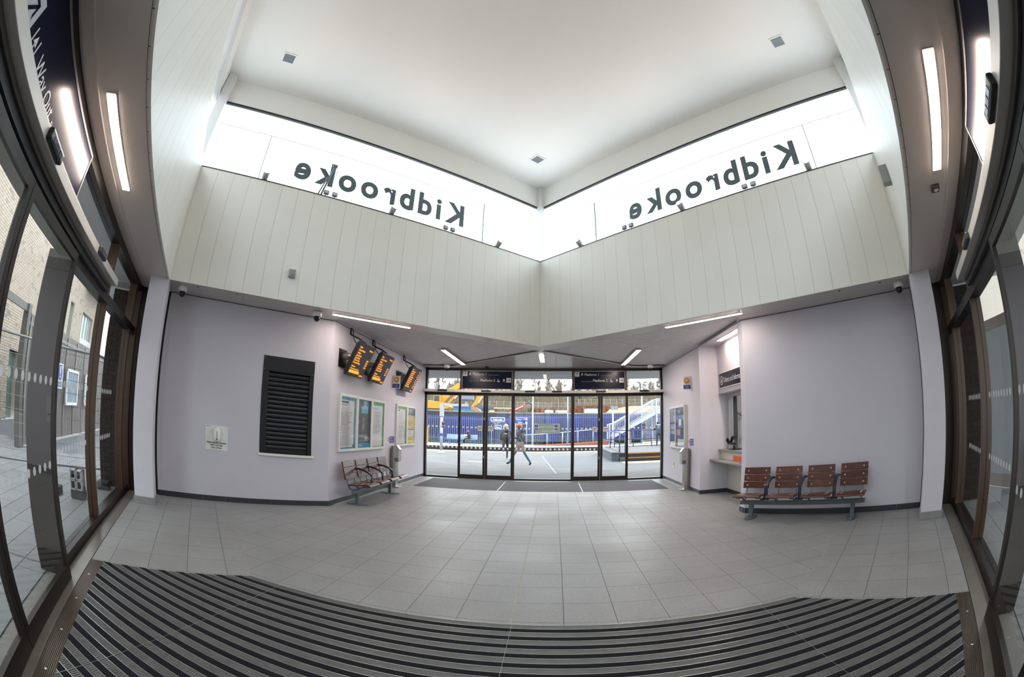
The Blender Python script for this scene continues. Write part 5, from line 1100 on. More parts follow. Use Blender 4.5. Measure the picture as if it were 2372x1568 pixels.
RUST = objvar(mat('rusty_sheet_pile', (158, 100, 74), .8, dark=(104, 62, 48), scale=3), .15)
t = thing('sheet_pile_wall', 'wall of rusty sheet piles below the wooded bank', 'pile wall', obp(58, 3, ZG)); x = -3.0; k = 0
while x < 9.3:
    d = .0 if k % 2 else .22; zt = 4.02 if x < 3.0 else 4.44; M(OB(58)).box(x, x+.34, d, d+.1, ZG-.2, zt).build('pile', RUST, t); x += .34; k += 1
t = thing('earth_mound', 'beige earth mound behind the white stairs', 'earth mound', obp(55, 8.5, ZG)); b = M()
b.poly([obp(53, 6.2, 2.9), obp(53, 16, 2.9), obp(54.5, 7.3, 3.8), obp(54.5, 15, 4.2), obp(57, 7, 2.9), obp(57, 16, 2.9), obp(54.6, 10, 4.2)], [(0, 1, 3, 6, 2), (2, 6, 3, 5, 4), (0, 2, 4), (1, 5, 3)]); b.build('mound', mat('beige_earth', (190, 168, 144), .9, var=.1, scale=1), t)
for x0, x1, zt, d in ((-.52, .24, 3.5, 'small white cabin left of the middle pole'), (.7, 1.76, 3.5, 'white cabin right behind the slim grey-green pole'), (4.05, 5.9, 3.68, 'longest white cabin beyond the right doors')):
    t = thing('site_cabin', d, 'cabin', obp(50, (x0+x1)/2, ZG)); M(OB(50)).box(x0, x1, 0, 1.2, ZG-.1, zt).build('body', mat('cabin_white', (232, 230, 228), .5), t); M(OB(50)).box(x0-.03, x1+.03, -.04, 1.24, zt, zt+.03).build('roof', mat('cabin_roof', (210, 206, 204), .5), t)
FNG = mat('grey_site_fence', (176, 170, 170), .5, metal=.3)
t = thing('site_fence', 'pale wire fence panels standing above the pile wall', 'fence', obp(60, 0, 4))
for k in range(26):
    x = -9+.9*k; zb = 3.9 if x < 3 else 4.4; M().tube([obp(60, x, zb-.4), obp(60, x, zb+1.1)], .025, 4).build('post', FNG, t)
for z in (.5, .95): M().tube([obp(60, -9, 3.9+z), obp(60, 2.8, 3.9+z)], .02, 4).build('wire_rail', FNG, t); M().tube([obp(60, 3.2, 4.4+z), obp(60, 13.5, 4.4+z)], .02, 4).build('wire_rail', FNG, t)
# ------------------------------------------------------------------ trees on the bank
BARK = mat('winter_bark', (176, 162, 144), .9, var=.15); TWG = mat('winter_twigs', (176, 158, 142), .9, var=.15); IVY = mat('ivy_green', (104, 122, 76), .9, dark=(68, 82, 50), scale=2); BUSHM = mat('scrub_twigs', (148, 132, 110), .9, var=.2)
def tree_mesh(seed, h, spread, ivy):
    r = random.Random(seed); tr = M(); tw = M(); iv = M()
    def twig(b, p, q_, w):
        d = (q_-p); s = Vector((d.y, -d.x, 0)) if abs(d.x)+abs(d.y) > 1e-4 else Vector((1, 0, 0)); s = s.normalized()*w
        c = Vector((0, 0, w)); b.poly([tuple(p-s), tuple(p+s), tuple(p+c), tuple(q_)], [(0, 1, 3), (1, 2, 3), (2, 0, 3)])
    def grow(p, d, l, w, lv):
        e = p+d*l
        if lv < 2: tr.tube([p, (p+e)/2+Vector((r.uniform(-1, 1), r.uniform(-1, 1), 0))*l*.04, e], [w, w*.8, w*.6], 5)
        else: twig(tw, p, e, w)
        if lv >= 5: return
        n = r.choice((4, 5)) if lv < 4 else 4
        for _ in range(n):
            a = r.uniform(0, 6.28); t_ = r.uniform(.35, 1.0); k = r.uniform(.35, .75)*spread
            nd = (d+Vector((math.cos(a), math.sin(a), r.uniform(-.1, .5)))*k).normalized(); grow(p+d*l*t_, nd, l*r.uniform(.5, .72), max(w*.5, .022), lv+1)
    grow(Vector((0, 0, 0)), Vector((r.uniform(-.05, .05), 0, 1)), h*.38, h*.016, 0)
    if ivy:
        for _ in range(700):
            z = r.uniform(.0, .75)*h; a = r.uniform(0, 6.28); rr = r.uniform(.1, 1)*h*.11*(1.1-z/h); p = Vector((rr*math.cos(a), rr*math.sin(a), z)); s = .16
            v = [Vector((r.uniform(-s, s), r.uniform(-s, s), r.uniform(-s, s))) for _ in range(3)]; iv.poly([tuple(p+x) for x in v], [(0, 1, 2)])
    return tr, tw, iv
protos = []
for i, (h, sp, iv) in enumerate(((6.2, .8, 0), (7.4, .55, 1), (5.2, 1.0, 0), (6.8, .65, 0))):
    tr, tw, ivm = tree_mesh(20+i, h, sp, iv); root = thing('tree', 'x', 'tree', (0, 0, 0), 'bare trees on the railway bank')
    tr.build('trunk', BARK, root, fix=False); tw.build('twigs', TWG, root, fix=False, kind='stuff')
    if iv: ivm.build('ivy', IVY, root, fix=False, kind='stuff')
    protos.append(root)
used = set(); rg_ = random.Random(11); spots = []
for k in range(64): spots.append((-27+.86*k+rg_.uniform(-.6, .6), 70+rg_.uniform(0, 16), rg_.choice((0, 1, 2, 3, 3, 0)), rg_.uniform(.75, 1.1)))
def gz(c):
    for j in range(len(yc_)-1):
        if yc_[j] <= c <= yc_[j+1]: return zc[j]+(zc[j+1]-zc[j])*(c-yc_[j])/(yc_[j+1]-yc_[j])
    return 8
for x, c, i, sc in spots:
    if i in used: o = copy_tree(protos[i], (0, 0, 0))
    else: o = protos[i]; used.add(i)
    o.location = obp(c, x, gz(c)-.3); o.scale = (sc, sc, sc); o.rotation_euler.z = rg_.uniform(0, 6.28)
    zn = ('at the far left behind the excavator', 'behind the excavator boom', 'above the left platform doors', 'above the middle pane', 'above the sheet pile wall', 'above the white stairs', 'at the far right beyond the stairs')[max(0, min(6, int((x+22)/6.6)))]+(', front row' if c < 78 else ', rear row')
    o['label'] = ('spreading bare tree ', 'ivy-clad tree ', 'low bushy tree ', 'slender bare tree ')[i]+zn
    o['group'] = ('spreading bare trees on the bank', 'ivy-clad trees on the bank', 'low bushy trees on the bank', 'slender bare trees on the bank')[i]
b = M(); rg_ = random.Random(9)
for k in range(26000):
    c = rg_.uniform(62.5, 88); x = rg_.uniform(-26, 27); p = Vector(obp(c, x, gz(c)-.1)); h = rg_.uniform(.5, 2.2); l = Vector((rg_.uniform(-.4, .4)*h, rg_.uniform(-.3, .3)*h, h)); w_ = rg_.uniform(.03, .06)
    b.poly([tuple(p+Vector((-w_, 0, 0))), tuple(p+Vector((w_, 0, 0))), tuple(p+l)], [(0, 1, 2)])
o = b.build('bank_scrub', BUSHM, fix=False); o['kind'] = 'stuff'; tag(o, 'brown leafless scrub covering the railway bank', 'scrub')
b = M()
for k in range(9000):
    g0 = rg_.randrange(30); rr = random.Random(g0); cx_ = rr.uniform(-26, 26); cc = rr.uniform(62, 70); a = rg_.uniform(0, 6.28); rd = math.sqrt(rg_.random())*1.4; z = gz(cc)+rg_.uniform(0, 1.5)*(1.2-rd/1.6); p = Vector(obp(cc+rd*math.sin(a)*.5, cx_+rd*math.cos(a), z)); s = .13
    v = [Vector((rg_.uniform(-s, s), rg_.uniform(-s, s), rg_.uniform(-s, s))) for _ in range(3)]; b.poly([tuple(p+x) for x in v], [(0, 1, 2)])
o = b.build('bank_bushes', IVY, fix=False); o['kind'] = 'stuff'; tag(o, 'dark green evergreen bushes low on the bank', 'bushes')
# ------------------------------------------------------------------ people
SKN = mat('skin', (214, 168, 146), .5, var=.03)
def figure(name, label, J, R, regions, mats, loc, yaw, extra=None, group=None):
    """J joint dict local (x right, y forward, z up); chains below; R radii"""
    chains = [('pelvis', 'spine', 'chest', 'neck', 'head', 'crown')]
    for s in 'lr': chains += [('chest', 'sh_'+s, 'el_'+s, 'wr_'+s, 'pa_'+s), ('pelvis', 'hip_'+s, 'kn_'+s, 'an_'+s, 'toe_'+s)]
    for s in 'lr':
        w, p = Vector(J['wr_'+s]), Vector(J['pa_'+s]); d = (p-w).normalized(); sd = d.cross(Vector((0, 1, .3))).normalized()
        for i in range(4):
            L_ = (.055, .065, .06, .045)[i]; o_ = sd*(-.024+.016*i); J['f%d_%s' % (i, s)] = tuple(p+o_+d*.02); J['g%d_%s' % (i, s)] = tuple(p+o_+d*(.02+L_*.6)+Vector((0, .012, -.012))); J['h%d_%s' % (i, s)] = tuple(p+o_+d*(.02+L_)+Vector((0, .03, -.02)))
            for n_ in 'fgh': R['%s%d_%s' % (n_, i, s)] = .009
            chains.append(('pa_'+s, 'f%d_%s' % (i, s), 'g%d_%s' % (i, s), 'h%d_%s' % (i, s)))
        J['t0_'+s] = tuple(w+d*.03-sd*.03); J['t1_'+s] = tuple(w+d*.065-sd*.045+Vector((0, .02, 0))); R['t0_'+s] = .012; R['t1_'+s] = .009; chains.append(('wr_'+s, 't0_'+s, 't1_'+s))
    keys = list(J); idx = {k: i for i, k in enumerate(keys)}; E_ = []; bone = []
    for ch in chains:
        for a, b_ in zip(ch, ch[1:]): E_.append((idx[a], idx[b_])); bone.append((a, b_))
    me = bpy.data.meshes.new('t'); me.from_pydata([J[k] for k in keys], E_, []); o = bpy.data.objects.new('t', me); COL.objects.link(o)
    md = o.modifiers.new('s', 'SKIN'); md.use_smooth_shade = True; sv = me.skin_vertices[0].data if me.skin_vertices else None
    if sv is None:
        b = bmesh.new(); b.from_mesh(me); b.verts.layers.skin.verify(); b.to_mesh(me); b.free(); sv = me.skin_vertices[0].data
    for k in keys:
        r = R.get(k) or R.get(k[:-2]) or .05; sv[idx[k]].radius = (r, r) if not isinstance(r, tuple) else r; sv[idx[k]].use_root = (k == 'pelvis')
    ss = o.modifiers.new('u', 'SUBSURF'); ss.levels = 1; ss.render_levels = 1
    dg = bpy.context.evaluated_depsgraph_get(); ev = o.evaluated_get(dg); m2 = bpy.data.meshes.new_from_object(ev)
    bpy.data.objects.remove(o)
    for m_ in mats: m2.materials.append(m_)
    def cls(c):
        best = None; bd = 9
        for a, b_ in bone:
            A_, B2 = Vector(J[a]), Vector(J[b_]); ab = B2-A_; t_ = max(0, min(1, (c-A_).dot(ab)/max(ab.length_squared, 1e-9))); dd = (c-(A_+ab*t_)).length
            if dd < bd: bd = dd; best = (a, b_)
        return regions(best[0], best[1], c)
    for p in m2.polygons: p.material_index = cls(p.center); p.use_smooth = True
    t = thing(name, label, 'person', loc, group); t.rotation_euler.z = yaw
    m2.name = 'body'; bo = bpy.data.objects.new('body', m2); COL.objects.link(bo); bo.parent = t
    t['_'] = 1; del t['_']
    return t
def part(b, name, m, t, bevel=0):   # local-coordinate part under an (un)rotated empty
    me = bpy.data.meshes.new(name); me.from_pydata(b.v, [], b.fc); me.materials.append(m); me.polygons.foreach_set('use_smooth', b.sm)
    bb = bmesh.new(); bb.from_mesh(me); bmesh.ops.recalc_face_normals(bb, faces=bb.faces); bb.to_mesh(me); bb.free()
    o = bpy.data.objects.new(name, me); COL.objects.link(o); o.parent = t
    if bevel: md = o.modifiers.new('b', 'BEVEL'); md.width = bevel; md.segments = 2
    return o
def blob(c, r, n=14, m_=10):
    b = M(); P = [(c[0], c[1], c[2]-r[2])]; 
    for j in range(1, m_):
        a = math.pi*j/m_
        for k in range(n): P.append((c[0]+r[0]*math.sin(a)*math.cos(2*math.pi*k/n), c[1]+r[1]*math.sin(a)*math.sin(2*math.pi*k/n), c[2]-r[2]*math.cos(a)))
    P.append((c[0], c[1], c[2]+r[2])); F = [(0, 1+(k+1) % n, 1+k) for k in range(n)]
    for j in range(m_-2):
        for k in range(n): F.append((1+j*n+k, 1+j*n+(k+1) % n, 1+(j+1)*n+(k+1) % n, 1+(j+1)*n+k))
    e = len(P)-1; F += [(e, 1+(m_-2)*n+k, 1+(m_-2)*n+(k+1) % n) for k in range(n)]
    b.poly(P, F, True); return b
BASE = dict(pelvis=(.095, .08), spine=(.095, .075), chest=(.11, .085), neck=.042, head=(.072, .085), crown=(.05, .06), sh=.052, el=.04, wr=.026, pa=(.032, .016), hip=.085, kn=.055, an=.038, toe=(.032, .024))
def face(t, hx, hy, hz, fw=(0, 1)):
    for e in (-.03, .03): part(blob((hx+e, hy+.085, hz+.01), (.011, .006, .007), 8, 6), 'eye', DARKINK, t)
    part(blob((hx, hy+.1, hz-.02), (.012, .016, .018), 8, 6), 'nose', SKN, t); part(blob((hx, hy+.088, hz-.055), (.022, .006, .007), 8, 6), 'mouth', mat('lips', (170, 96, 90), .5), t)
    for e in (-.077, .077): part(blob((hx+e, hy, hz), (.009, .018, .028), 8, 6), 'ear', SKN, t)
PUF = mat('black_puffer_coat', (34, 35, 40), .6, var=.15, scale=14, bump=.3, bscale=18); TRO = mat('dark_plum_trousers', (48, 34, 42), .7, var=.1); JEAN = mat('blue_jeans', (112, 148, 178), .8, var=.15, scale=8); WSH = mat('white_trainers', (226, 224, 226), .5); BSH = mat('black_shoes', (34, 34, 40), .5); DKJ = mat('dark_jacket', (42, 42, 48), .7, var=.12)
# woman walking away (blonde)
J = dict(pelvis=(0, 0, .93), spine=(0, -.01, 1.10), chest=(.0, .02, 1.30), neck=(0, .03, 1.44), head=(.01, .05, 1.54), crown=(.01, .05, 1.61),
    sh_l=(-.17, .02, 1.36), el_l=(-.23, .0, 1.10), wr_l=(-.20, .10, .90), pa_l=(-.19, .13, .83), sh_r=(.17, .02, 1.36), el_r=(.24, .02, 1.12), wr_r=(.2, .17, .98), pa_r=(.18, .22, .93),
    hip_l=(-.09, 0, .88), kn_l=(-.12, .02, .50), an_l=(-.14, -.32, .36), toe_l=(-.14, -.38, .24), hip_r=(.09, 0, .88), kn_r=(.08, .06, .48), an_r=(.06, .0, .085), toe_r=(.06, .13, .035))
R = dict(BASE); R['chest'] = (.14, .12); R['spine'] = (.14, .115); R['pelvis'] = (.13, .11); R['sh'] = .075; R['el'] = .06; R['wr'] = .042
def rg1(a, b, c):
    if a in ('neck', 'head'): return 0 if a != 'neck' else 1
    if a[:2] in ('pa', 'wr', 'f0', 'f1', 'f2', 'f3', 'g0', 'g1', 'g2', 'g3'): return 0
    if a.startswith('an'): return 3
    if c.z < .84 and (a.startswith('hip') or a.startswith('kn')): return 2
    return 1
t = figure('person', 'person with blonde hair in black padded coat and white trainers walking away outside', J, R, rg1, [SKN, PUF, TRO, WSH], (-1.9, 20.69, 0), .25)
HB = mat('blonde_hair', (222, 206, 170), .6, var=.15, scale=20); h = blob((.01, .03, 1.56), (.098, .11, .105)); part(h, 'hair', HB, t); part(blob((.04, -.05, 1.40), (.05, .045, .13)), 'ponytail', HB, t); face(t, .01, .05, 1.54)
b = M(); b.tube([(-.19, .0, 1.12), (-.08, -.14, 1.08), (.12, -.13, 1.16), (.2, 0, 1.3)], .015, 6); part(b, 'coat_strap', BLKM, t); part(blob((0, -.10, 1.34), (.13, .07, .10)), 'coat_hood', PUF, t); part(blob((0, .0, 1.08), (.21, .165, .30)), 'coat_body', PUF, t)
part(M().box(-.09, .02, -.178, -.160, 1.20, 1.22), 'coat_logo', INK, t)
# woman striding left (orange hair, tote bag)
J = dict(pelvis=(0, 0, .90), spine=(0, .01, 1.08), chest=(0, .03, 1.29), neck=(0, .05, 1.44), head=(0, .09, 1.545), crown=(0, .09, 1.62),
    sh_l=(-.17, .03, 1.36), el_l=(-.21, .02, 1.10), wr_l=(-.12, .24, 1.10), pa_l=(-.10, .30, 1.14), sh_r=(.17, .03, 1.36), el_r=(.22, -.10, 1.10), wr_r=(.22, -.02, .86), pa_r=(.22, 0, .80),
    hip_l=(-.09, 0, .85), kn_l=(-.09, .22, .48), an_l=(-.09, .42, .11), toe_l=(-.09, .54, .10), hip_r=(.09, 0, .85), kn_r=(.09, -.17, .47), an_r=(.09, -.40, .12), toe_r=(.09, -.33, .03))
R = dict(BASE); R['chest'] = (.125, .105); R['spine'] = (.12, .10); R['pelvis'] = (.115, .10); R['sh'] = .068; R['el'] = .055; R['wr'] = .04; R['an'] = .052
t = figure('person', 'person with orange hair in dark jacket and blue jeans striding left outside', J, dict(R), rg1, [SKN, DKJ, JEAN, BSH], (-.98, 17.35, 0), math.radians(82))
HO = mat('orange_hair', (206, 112, 60), .6, var=.15, scale=20); part(blob((0, .065, 1.57), (.1, .115, .1)), 'hair', HO, t); part(blob((0, -.03, 1.53), (.06, .05, .07)), 'hair_bun', HO, t); face(t, 0, .09, 1.545)
b = M(); b.tube([(-.14, .08, 1.42), (-.17, .12, 1.25), (-.15, .05, 1.05)], .018, 6); part(b, 'red_strap', mat('red_strap', (176, 60, 60), .6), t); part(blob((0, -.08, 1.38), (.11, .06, .09)), 'jacket_hood', DKJ, t); part(blob((0, .01, 1.10), (.18, .15, .27)), 'jacket_body', DKJ, t)
bag = thing('tote_bag', 'white cloth tote bag with orange round print hanging from the striding person', 'bag', (-.98, 17.05, .75)); bag.rotation_euler.z = math.radians(0)
b = M(); b.poly([(-.2, 0, -.18), (.2, 0, -.18), (.15, -.02, .2), (-.12, -.02, .2), (-.2, .05, -.18), (.2, .05, -.18), (.15, .03, .2), (-.12, .03, .2)], [(0, 1, 2, 3), (7, 6, 5, 4), (0, 4, 5, 1), (2, 6, 7, 3), (0, 3, 7, 4), (1, 5, 6, 2)]); part(b, 'cloth', mat('cotton_cloth', (214, 204, 196), .8, var=.05), bag)
b = M(); b.poly([(.08*math.cos(k*math.pi/8), -.022, .0+.08*math.sin(k*math.pi/8)) for k in range(16)], [tuple(range(16))]); part(b, 'print', mat('orange_print', (216, 120, 80), .6), bag); b = M(); b.tube([(-.08, 0, .2), (-.02, .04, .40), (.10, 0, .2)], .008, 6); part(b, 'handle', mat('cotton_cloth', (214, 204, 196)), bag)
# seated person on the far bench
J = dict(pelvis=(0, 0, .50), spine=(0, .02, .66), chest=(0, .05, .84), neck=(0, .09, .98), head=(0, .14, 1.07), crown=(0, .15, 1.13),
    sh_l=(-.16, .05, .9), el_l=(-.2, .1, .68), wr_l=(-.08, .3, .68), pa_l=(-.04, .34, .71), sh_r=(.16, .05, .9), el_r=(.2, .1, .68), wr_r=(.08, .3, .68), pa_r=(.04, .34, .71),
    hip_l=(-.09, .04, .48), kn_l=(-.08, .42, .50), an_l=(.12, .52, .22), toe_l=(.14, .62, .2), hip_r=(.09, .04, .48), kn_r=(.1, .44, .46), an_r=(.08, .42, .08), toe_r=(.08, .54, .03))
R = dict(BASE); R['chest'] = (.13, .11); R['spine'] = (.125, .105); R['pelvis'] = (.12, .1); R['sh'] = .07; R['el'] = .058; R['wr'] = .04
def rg4(a, b, c):
    if a in ('neck', 'head'): return 0 if a != 'neck' else 1
    if a[:2] in ('pa', 'wr', 'f0', 'f1', 'f2', 'f3', 'g0', 'g1', 'g2', 'g3'): return 0
    if a.startswith('an'): return 3
    if a.startswith('hip') or a.startswith('kn'): return 2
    return 1
yb = Yb_-.02; t = figure('person', 'small seated person in dark coat reading on the opposite platform bench', J, R, rg4, [SKN, PUF, mat('black_trousers', (40, 42, 52), .7), WSH], (-6.5, yb, 0), math.radians(115)); part(blob((0, .12, 1.1), (.09, .1, .085)), 'hair', mat('light_brown_hair', (170, 120, 90), .6), t); part(blob((0, .12, 1.2), (.04, .04, .04)), 'hair_bun', MATS['light_brown_hair'], t); face(t, 0, .14, 1.07)
p_ = thing('newspaper', 'white paper held by the seated person across the tracks', 'paper', (-6.8, yb-.1, .74)); part(M().box(-.16, .12, -.01, 0, -.06, .1), 'sheet', INK, p_); part(M().box(-.16, -.14, -.02, .01, -.06, .1), 'fold', WHITE, p_)
# person with teal hood leaning on the railing
J = dict(pelvis=(0, 0, .78), spine=(0, .04, .95), chest=(0, .10, 1.12), neck=(0, .14, 1.24), head=(0, .18, 1.33), crown=(0, .19, 1.39),
    sh_l=(-.17, .1, 1.17), el_l=(-.22, .26, .98), wr_l=(-.1, .36, .99), pa_l=(-.06, .40, 1.0), sh_r=(.17, .1, 1.17), el_r=(.22, .26, .98), wr_r=(.1, .36, .99), pa_r=(.06, .40, 1.0),
    hip_l=(-.1, 0, .74), kn_l=(-.11, -.02, .42), an_l=(-.12, -.05, .08), toe_l=(-.13, .08, .03), hip_r=(.1, 0, .74), kn_r=(.12, -.02, .42), an_r=(.14, -.05, .08), toe_r=(.15, .08, .03))
R = dict(BASE); R['chest'] = (.15, .13); R['spine'] = (.15, .13); R['pelvis'] = (.14, .12); R['sh'] = .08; R['el'] = .06; R['wr'] = .045; R['hip'] = .1; R['kn'] = .075
DTL = mat('dark_teal_clothes', (60, 78, 96), .7, var=.12)
t = figure('person', 'person in dark clothes and teal scarf leaning on the blue railing', J, R, rg4, [SKN, DTL, mat('dark_slate_trousers', (52, 62, 80), .7), BSH], (6.38, 25.5, .352), 0); part(blob((0, .15, 1.36), (.1, .11, .09)), 'hair', mat('dark_brown_hair', (84, 66, 64), .6), t); part(blob((.05, .06, 1.2), (.15, .09, .09)), 'scarf', mat('teal_scarf', (142, 186, 204), .7), t); face(t, 0, .18, 1.33)
# ------------------------------------------------------------------ left side: paved yard, gate, fence, brick building
f = G(-1); yard = thing('yard_paving', 'grey stone slab paving of the yard outside the left entrance', 'paving', f(4, -3, 0))
SLAB = objvar(granite('yard_slab', (168, 168, 170), (128, 130, 134), .7), .06)
M(f).box(-3, 9.6, -12, -1.37, -.2, -.02).build('bed', mat('paving_joint', (96, 94, 90), .9), yard)
pc = []; row = 0; n = -1.42
while n > -7.2:
    u = -1.0-(.3 if row % 2 else 0)
    while u < 9.5:
        pc.append((u, n, math.hypot(u+.2, n))); u += .6
    n -= .3; row += 1
pc.sort(key=lambda c: c[2]); rest = M(f)
for k, (u, n, d) in enumerate(pc):
    bx = (u+.004, u+.596, n-.296, n-.004, -.03, -.002)
    if k < 290: M(f).box(*bx).build('slab', SLAB, yard)
    else: rest.box(*bx)
rest.build('distant_slabs', SLAB, yard, kind='stuff')
b = M(f); b.box(3.4, 3.43, -9, -1.4, -.02, .001); b.build('drain_slot', mat('drain_steel', (110, 112, 114), .5, metal=.4), yard)
o = M(f).box(9.5, 30, -7.3, -1.37, -.2, -.004).build('floor_service_road', mat('wet_asphalt', (106, 108, 116), .6, var=.15, scale=1.2)); o['kind'] = 'structure'
# brick pier of the station beyond each side of the glazing
BRKD = objvar(mat('dark_brown_brick', (76, 62, 56), .8, var=.15, scale=10), .2)
for s, nm in ((-1, 'left'), (1, 'right')):
    f = G(s); t = thing('brick_pier', 'dark brown brick pier outside at the end of the %s glazing' % nm, 'pier', f(7.4, -1.6, 0)); M(f).box(7.315, 7.6, -1.78, -1.37, 0, H-.09).build('core', mat('pier_mortar', (120, 114, 108), .9), t)
    for z in range(41):
        a = -1.78-(.11 if z % 2 else 0)
        while a < -1.37:
            a0, a1 = max(a, -1.78), min(a+.215, -1.37)
            if a1-a0 > .03: M(f).box(7.30, 7.316, a0, a1, z*.075+.004, min(z*.075+.069, H-.1)).build('brick', BRKD, t)
            a += .225
f = G(-1)
BRKP = mat('pale_buff_brick', (228, 210, 192), .85, dark=(212, 193, 174), scale=5); BRKG = mat('grey_flecked_brick', (186, 172, 162), .85, var=.15)
bw = struct('wall_brick_building')
wf = lambda u, d, z: f(u, d, z)
holes = [(13.4, 14.2, 0, 2.02), (19.6, 20.2, 2.2, 4.78), (21.9, 24.1, 3.0, 4.78)]
def inhole(u0, u1, z0, z1):
    return any(u1 > h[0]+.01 and u0 < h[1]-.01 and z1 > h[2]+.01 and z0 < h[3]-.01 for h in holes)
b = M(wf); us = sorted({-2.0, 26.5}|{h[0] for h in holes}|{h[1] for h in holes})
for u0, u1 in zip(us, us[1:]):
    h = [h for h in holes if h[0] == u0 and h[1] == u1]
    if h: 
        if h[0][2] > 0: b.box(u0, u1, -7.7, -7.31, 0, h[0][2])
        b.box(u0, u1, -7.7, -7.31, h[0][3], 9)
    else: b.box(u0, u1, -7.7, -7.31, 0, 9)
b.build('mortar_backing', mat('buff_mortar', (208, 195, 180), .9), bw)
BM_ = M(wf); rg_ = random.Random(4); cnt = 0; near = []
for zc_ in range(106):
    z0 = .04+zc_*.075; u = 1.0-(.1125 if zc_ % 2 else 0)
    while u < 26.4:
        if not inhole(u, u+.215, z0, z0+.065): near.append((u, z0, math.hypot(u+.2, z0-1.5)))
        u += .225
near.sort(key=lambda c: c[2])
for k, (u, z0, d) in enumerate(near):
    m_ = 1 if rg_.random() < .06 else 0
    if k < 280: M(wf).box(u, u+.215, -7.31, -7.298, z0, z0+.065).build('brick', (BRKP, BRKG)[m_], bw)
    else:
        BM_.m = m_; uu, zz = u, z0; BM_.poly([(uu, -7.298, zz), (uu+.215, -7.298, zz), (uu+.215, -7.298, zz+.065), (uu, -7.298, zz+.065), (uu, -7.31, zz), (uu+.215, -7.31, zz), (uu+.215, -7.31, zz+.065), (uu, -7.31, zz+.065)], [(0, 1, 2, 3), (0, 4, 5, 1), (1, 5, 6, 2), (3, 2, 6, 7), (0, 3, 7, 4)])
BM_.build('distant_bricks', [BRKP, BRKG], bw, fix=False, kind='stuff')
WGL = mat('pale_window_glass', (176, 206, 204), .15, var=.05)
wi = struct('window_9', f(20, -7.5, 3)); M(f).box(19.6, 20.2, -7.6, -7.5, 2.2, 4.78).build('pane', WGL, wi); M(f).box(19.6, 20.2, -7.5, -7.3, 2.15, 2.2).build('sill', HEAD, wi)
wi = struct('window_10', f(23, -7.5, 3)); 
for k in range(4): M(f).box(21.95+.54*k, 22.43+.54*k, -7.6, -7.5, 3.05, 4.74).build('pane', WGL, wi)
for k in range(5): M(f).box(21.9+.54*k, 21.95+.54*k, -7.6, -7.45, 3.0, 4.78).build('frame', HEAD, wi)
M(f).box(21.9, 24.1, -7.5, -7.28, 2.95, 3.0).build('sill', HEAD, wi); M(f).box(21.9, 24.1, -7.3, -7.27, 3.0, 3.6).build('balustrade', glass('balustrade_glass', (.85, .95, .95), 1.5), wi)
d = struct('door_5', f(13.8, -7.5, 0)); M(f).box(13.4, 14.2, -7.6, -7.5, 0, 2.02).build('leaf', mat('sage_green_door', (124, 146, 138), .5), d); M(f).box(13.48, 13.54, -7.5, -7.46, .95, 1.1).build('handle', STEEL, d)
t = thing('balcony_box', 'brick clad balcony jutting from the pale brick building', 'balcony', f(22.8, -7.0, 6.1)); M(f).box(21.6, 25.5, -7.3, -6.3, 5.9, 7.2).build('body', BRKP, t); M(f).box(21.58, 25.52, -7.3, -6.28, 7.2, 7.26).build('coping', HEAD, t)
# gate frame and slatted fence at n = -4.5
GTM = mat('gate_grey_green', (126, 122, 116), .5, metal=.2); FNM = objvar(mat('taupe_slat_metal', (150, 140, 134), .5, var=.06, metal=.2), .07)
t = thing('gate_frame', 'tall grey steel gate frame standing in front of the brick building', 'gate', f(9.1, -4.5, 0))
M(f).box(8.95, 9.13, -4.58, -4.42, 0, 2.8).build('gate_post', GTM, t); M(f).box(5.0, 8.95, -4.54, -4.46, 2.64, 2.78).build('top_rail', GTM, t); M(f).box(4.9, 5.05, -4.58, -4.42, 0, 2.8).build('gate_post', GTM, t); M(f).box(9.0, 9.06, -4.42, -4.40, 2.2, 2.28).build('yellow_tag', mat('yellow_tag', (206, 216, 60), .5), t)
t = thing('slatted_fence', 'tall taupe slatted metal fence beyond the left glazing', 'fence', f(14, -4.5, 0)); u = 9.28
while u < 24: M(f).box(u, u+.07, -4.5, -4.48, .03, 2.66).build('slat', FNM, t); u += .105
u = 9.28
while u < 24: M(f).box(u, min(u+1.05, 24), -4.52, -4.5, .14, 2.55).build('panel', FNM, t); u += 1.055
u = 9.3
while u < 24: M(f).box(u-.04, u+.04, -4.48, -4.45, 0, 2.6).build('post', FNM, t); u += 1.05
M(f).box(9.2, 24, -4.48, -4.46, 2.42, 2.5).build('rail', FNM, t); M(f).box(9.2, 24, -4.7, -4.35, 0, .03).build('kerb', COPE, t)
for u0, u1, d in ((12.42, 13.66, 'left'), (14.6, 15.8, 'right')):
    t = thing('outdoor_poster', 'white framed poster on the taupe fence, %s one of two' % d, 'poster', f((u0+u1)/2, -4.38, 1.35)); b = M(f)
    for bx in ((u0, u0+.07, .87, 1.83), (u1-.07, u1, .87, 1.83), (u0, u1, .87, .94), (u0, u1, 1.76, 1.83)): b.box(bx[0], bx[1], -4.40, -4.35, bx[2], bx[3])
    b.build('frame', WHITE, t); M(f).box(u0+.06, u1-.06, -4.395, -4.38, .93, 1.77).build('sheet', mat('map_poster_paper', (176, 196, 206), .4, dark=(110, 150, 176), scale=5), t)
t = thing('warning_sign', 'white plate with blue exclamation disc on the taupe fence', 'sign', f(11.78, -4.38, 1.6)); roundsign(f(11.78, -4.385, 1.66), .2, t, .52, .62, right=(-q, q, 0), nrm=(q, q, 0))
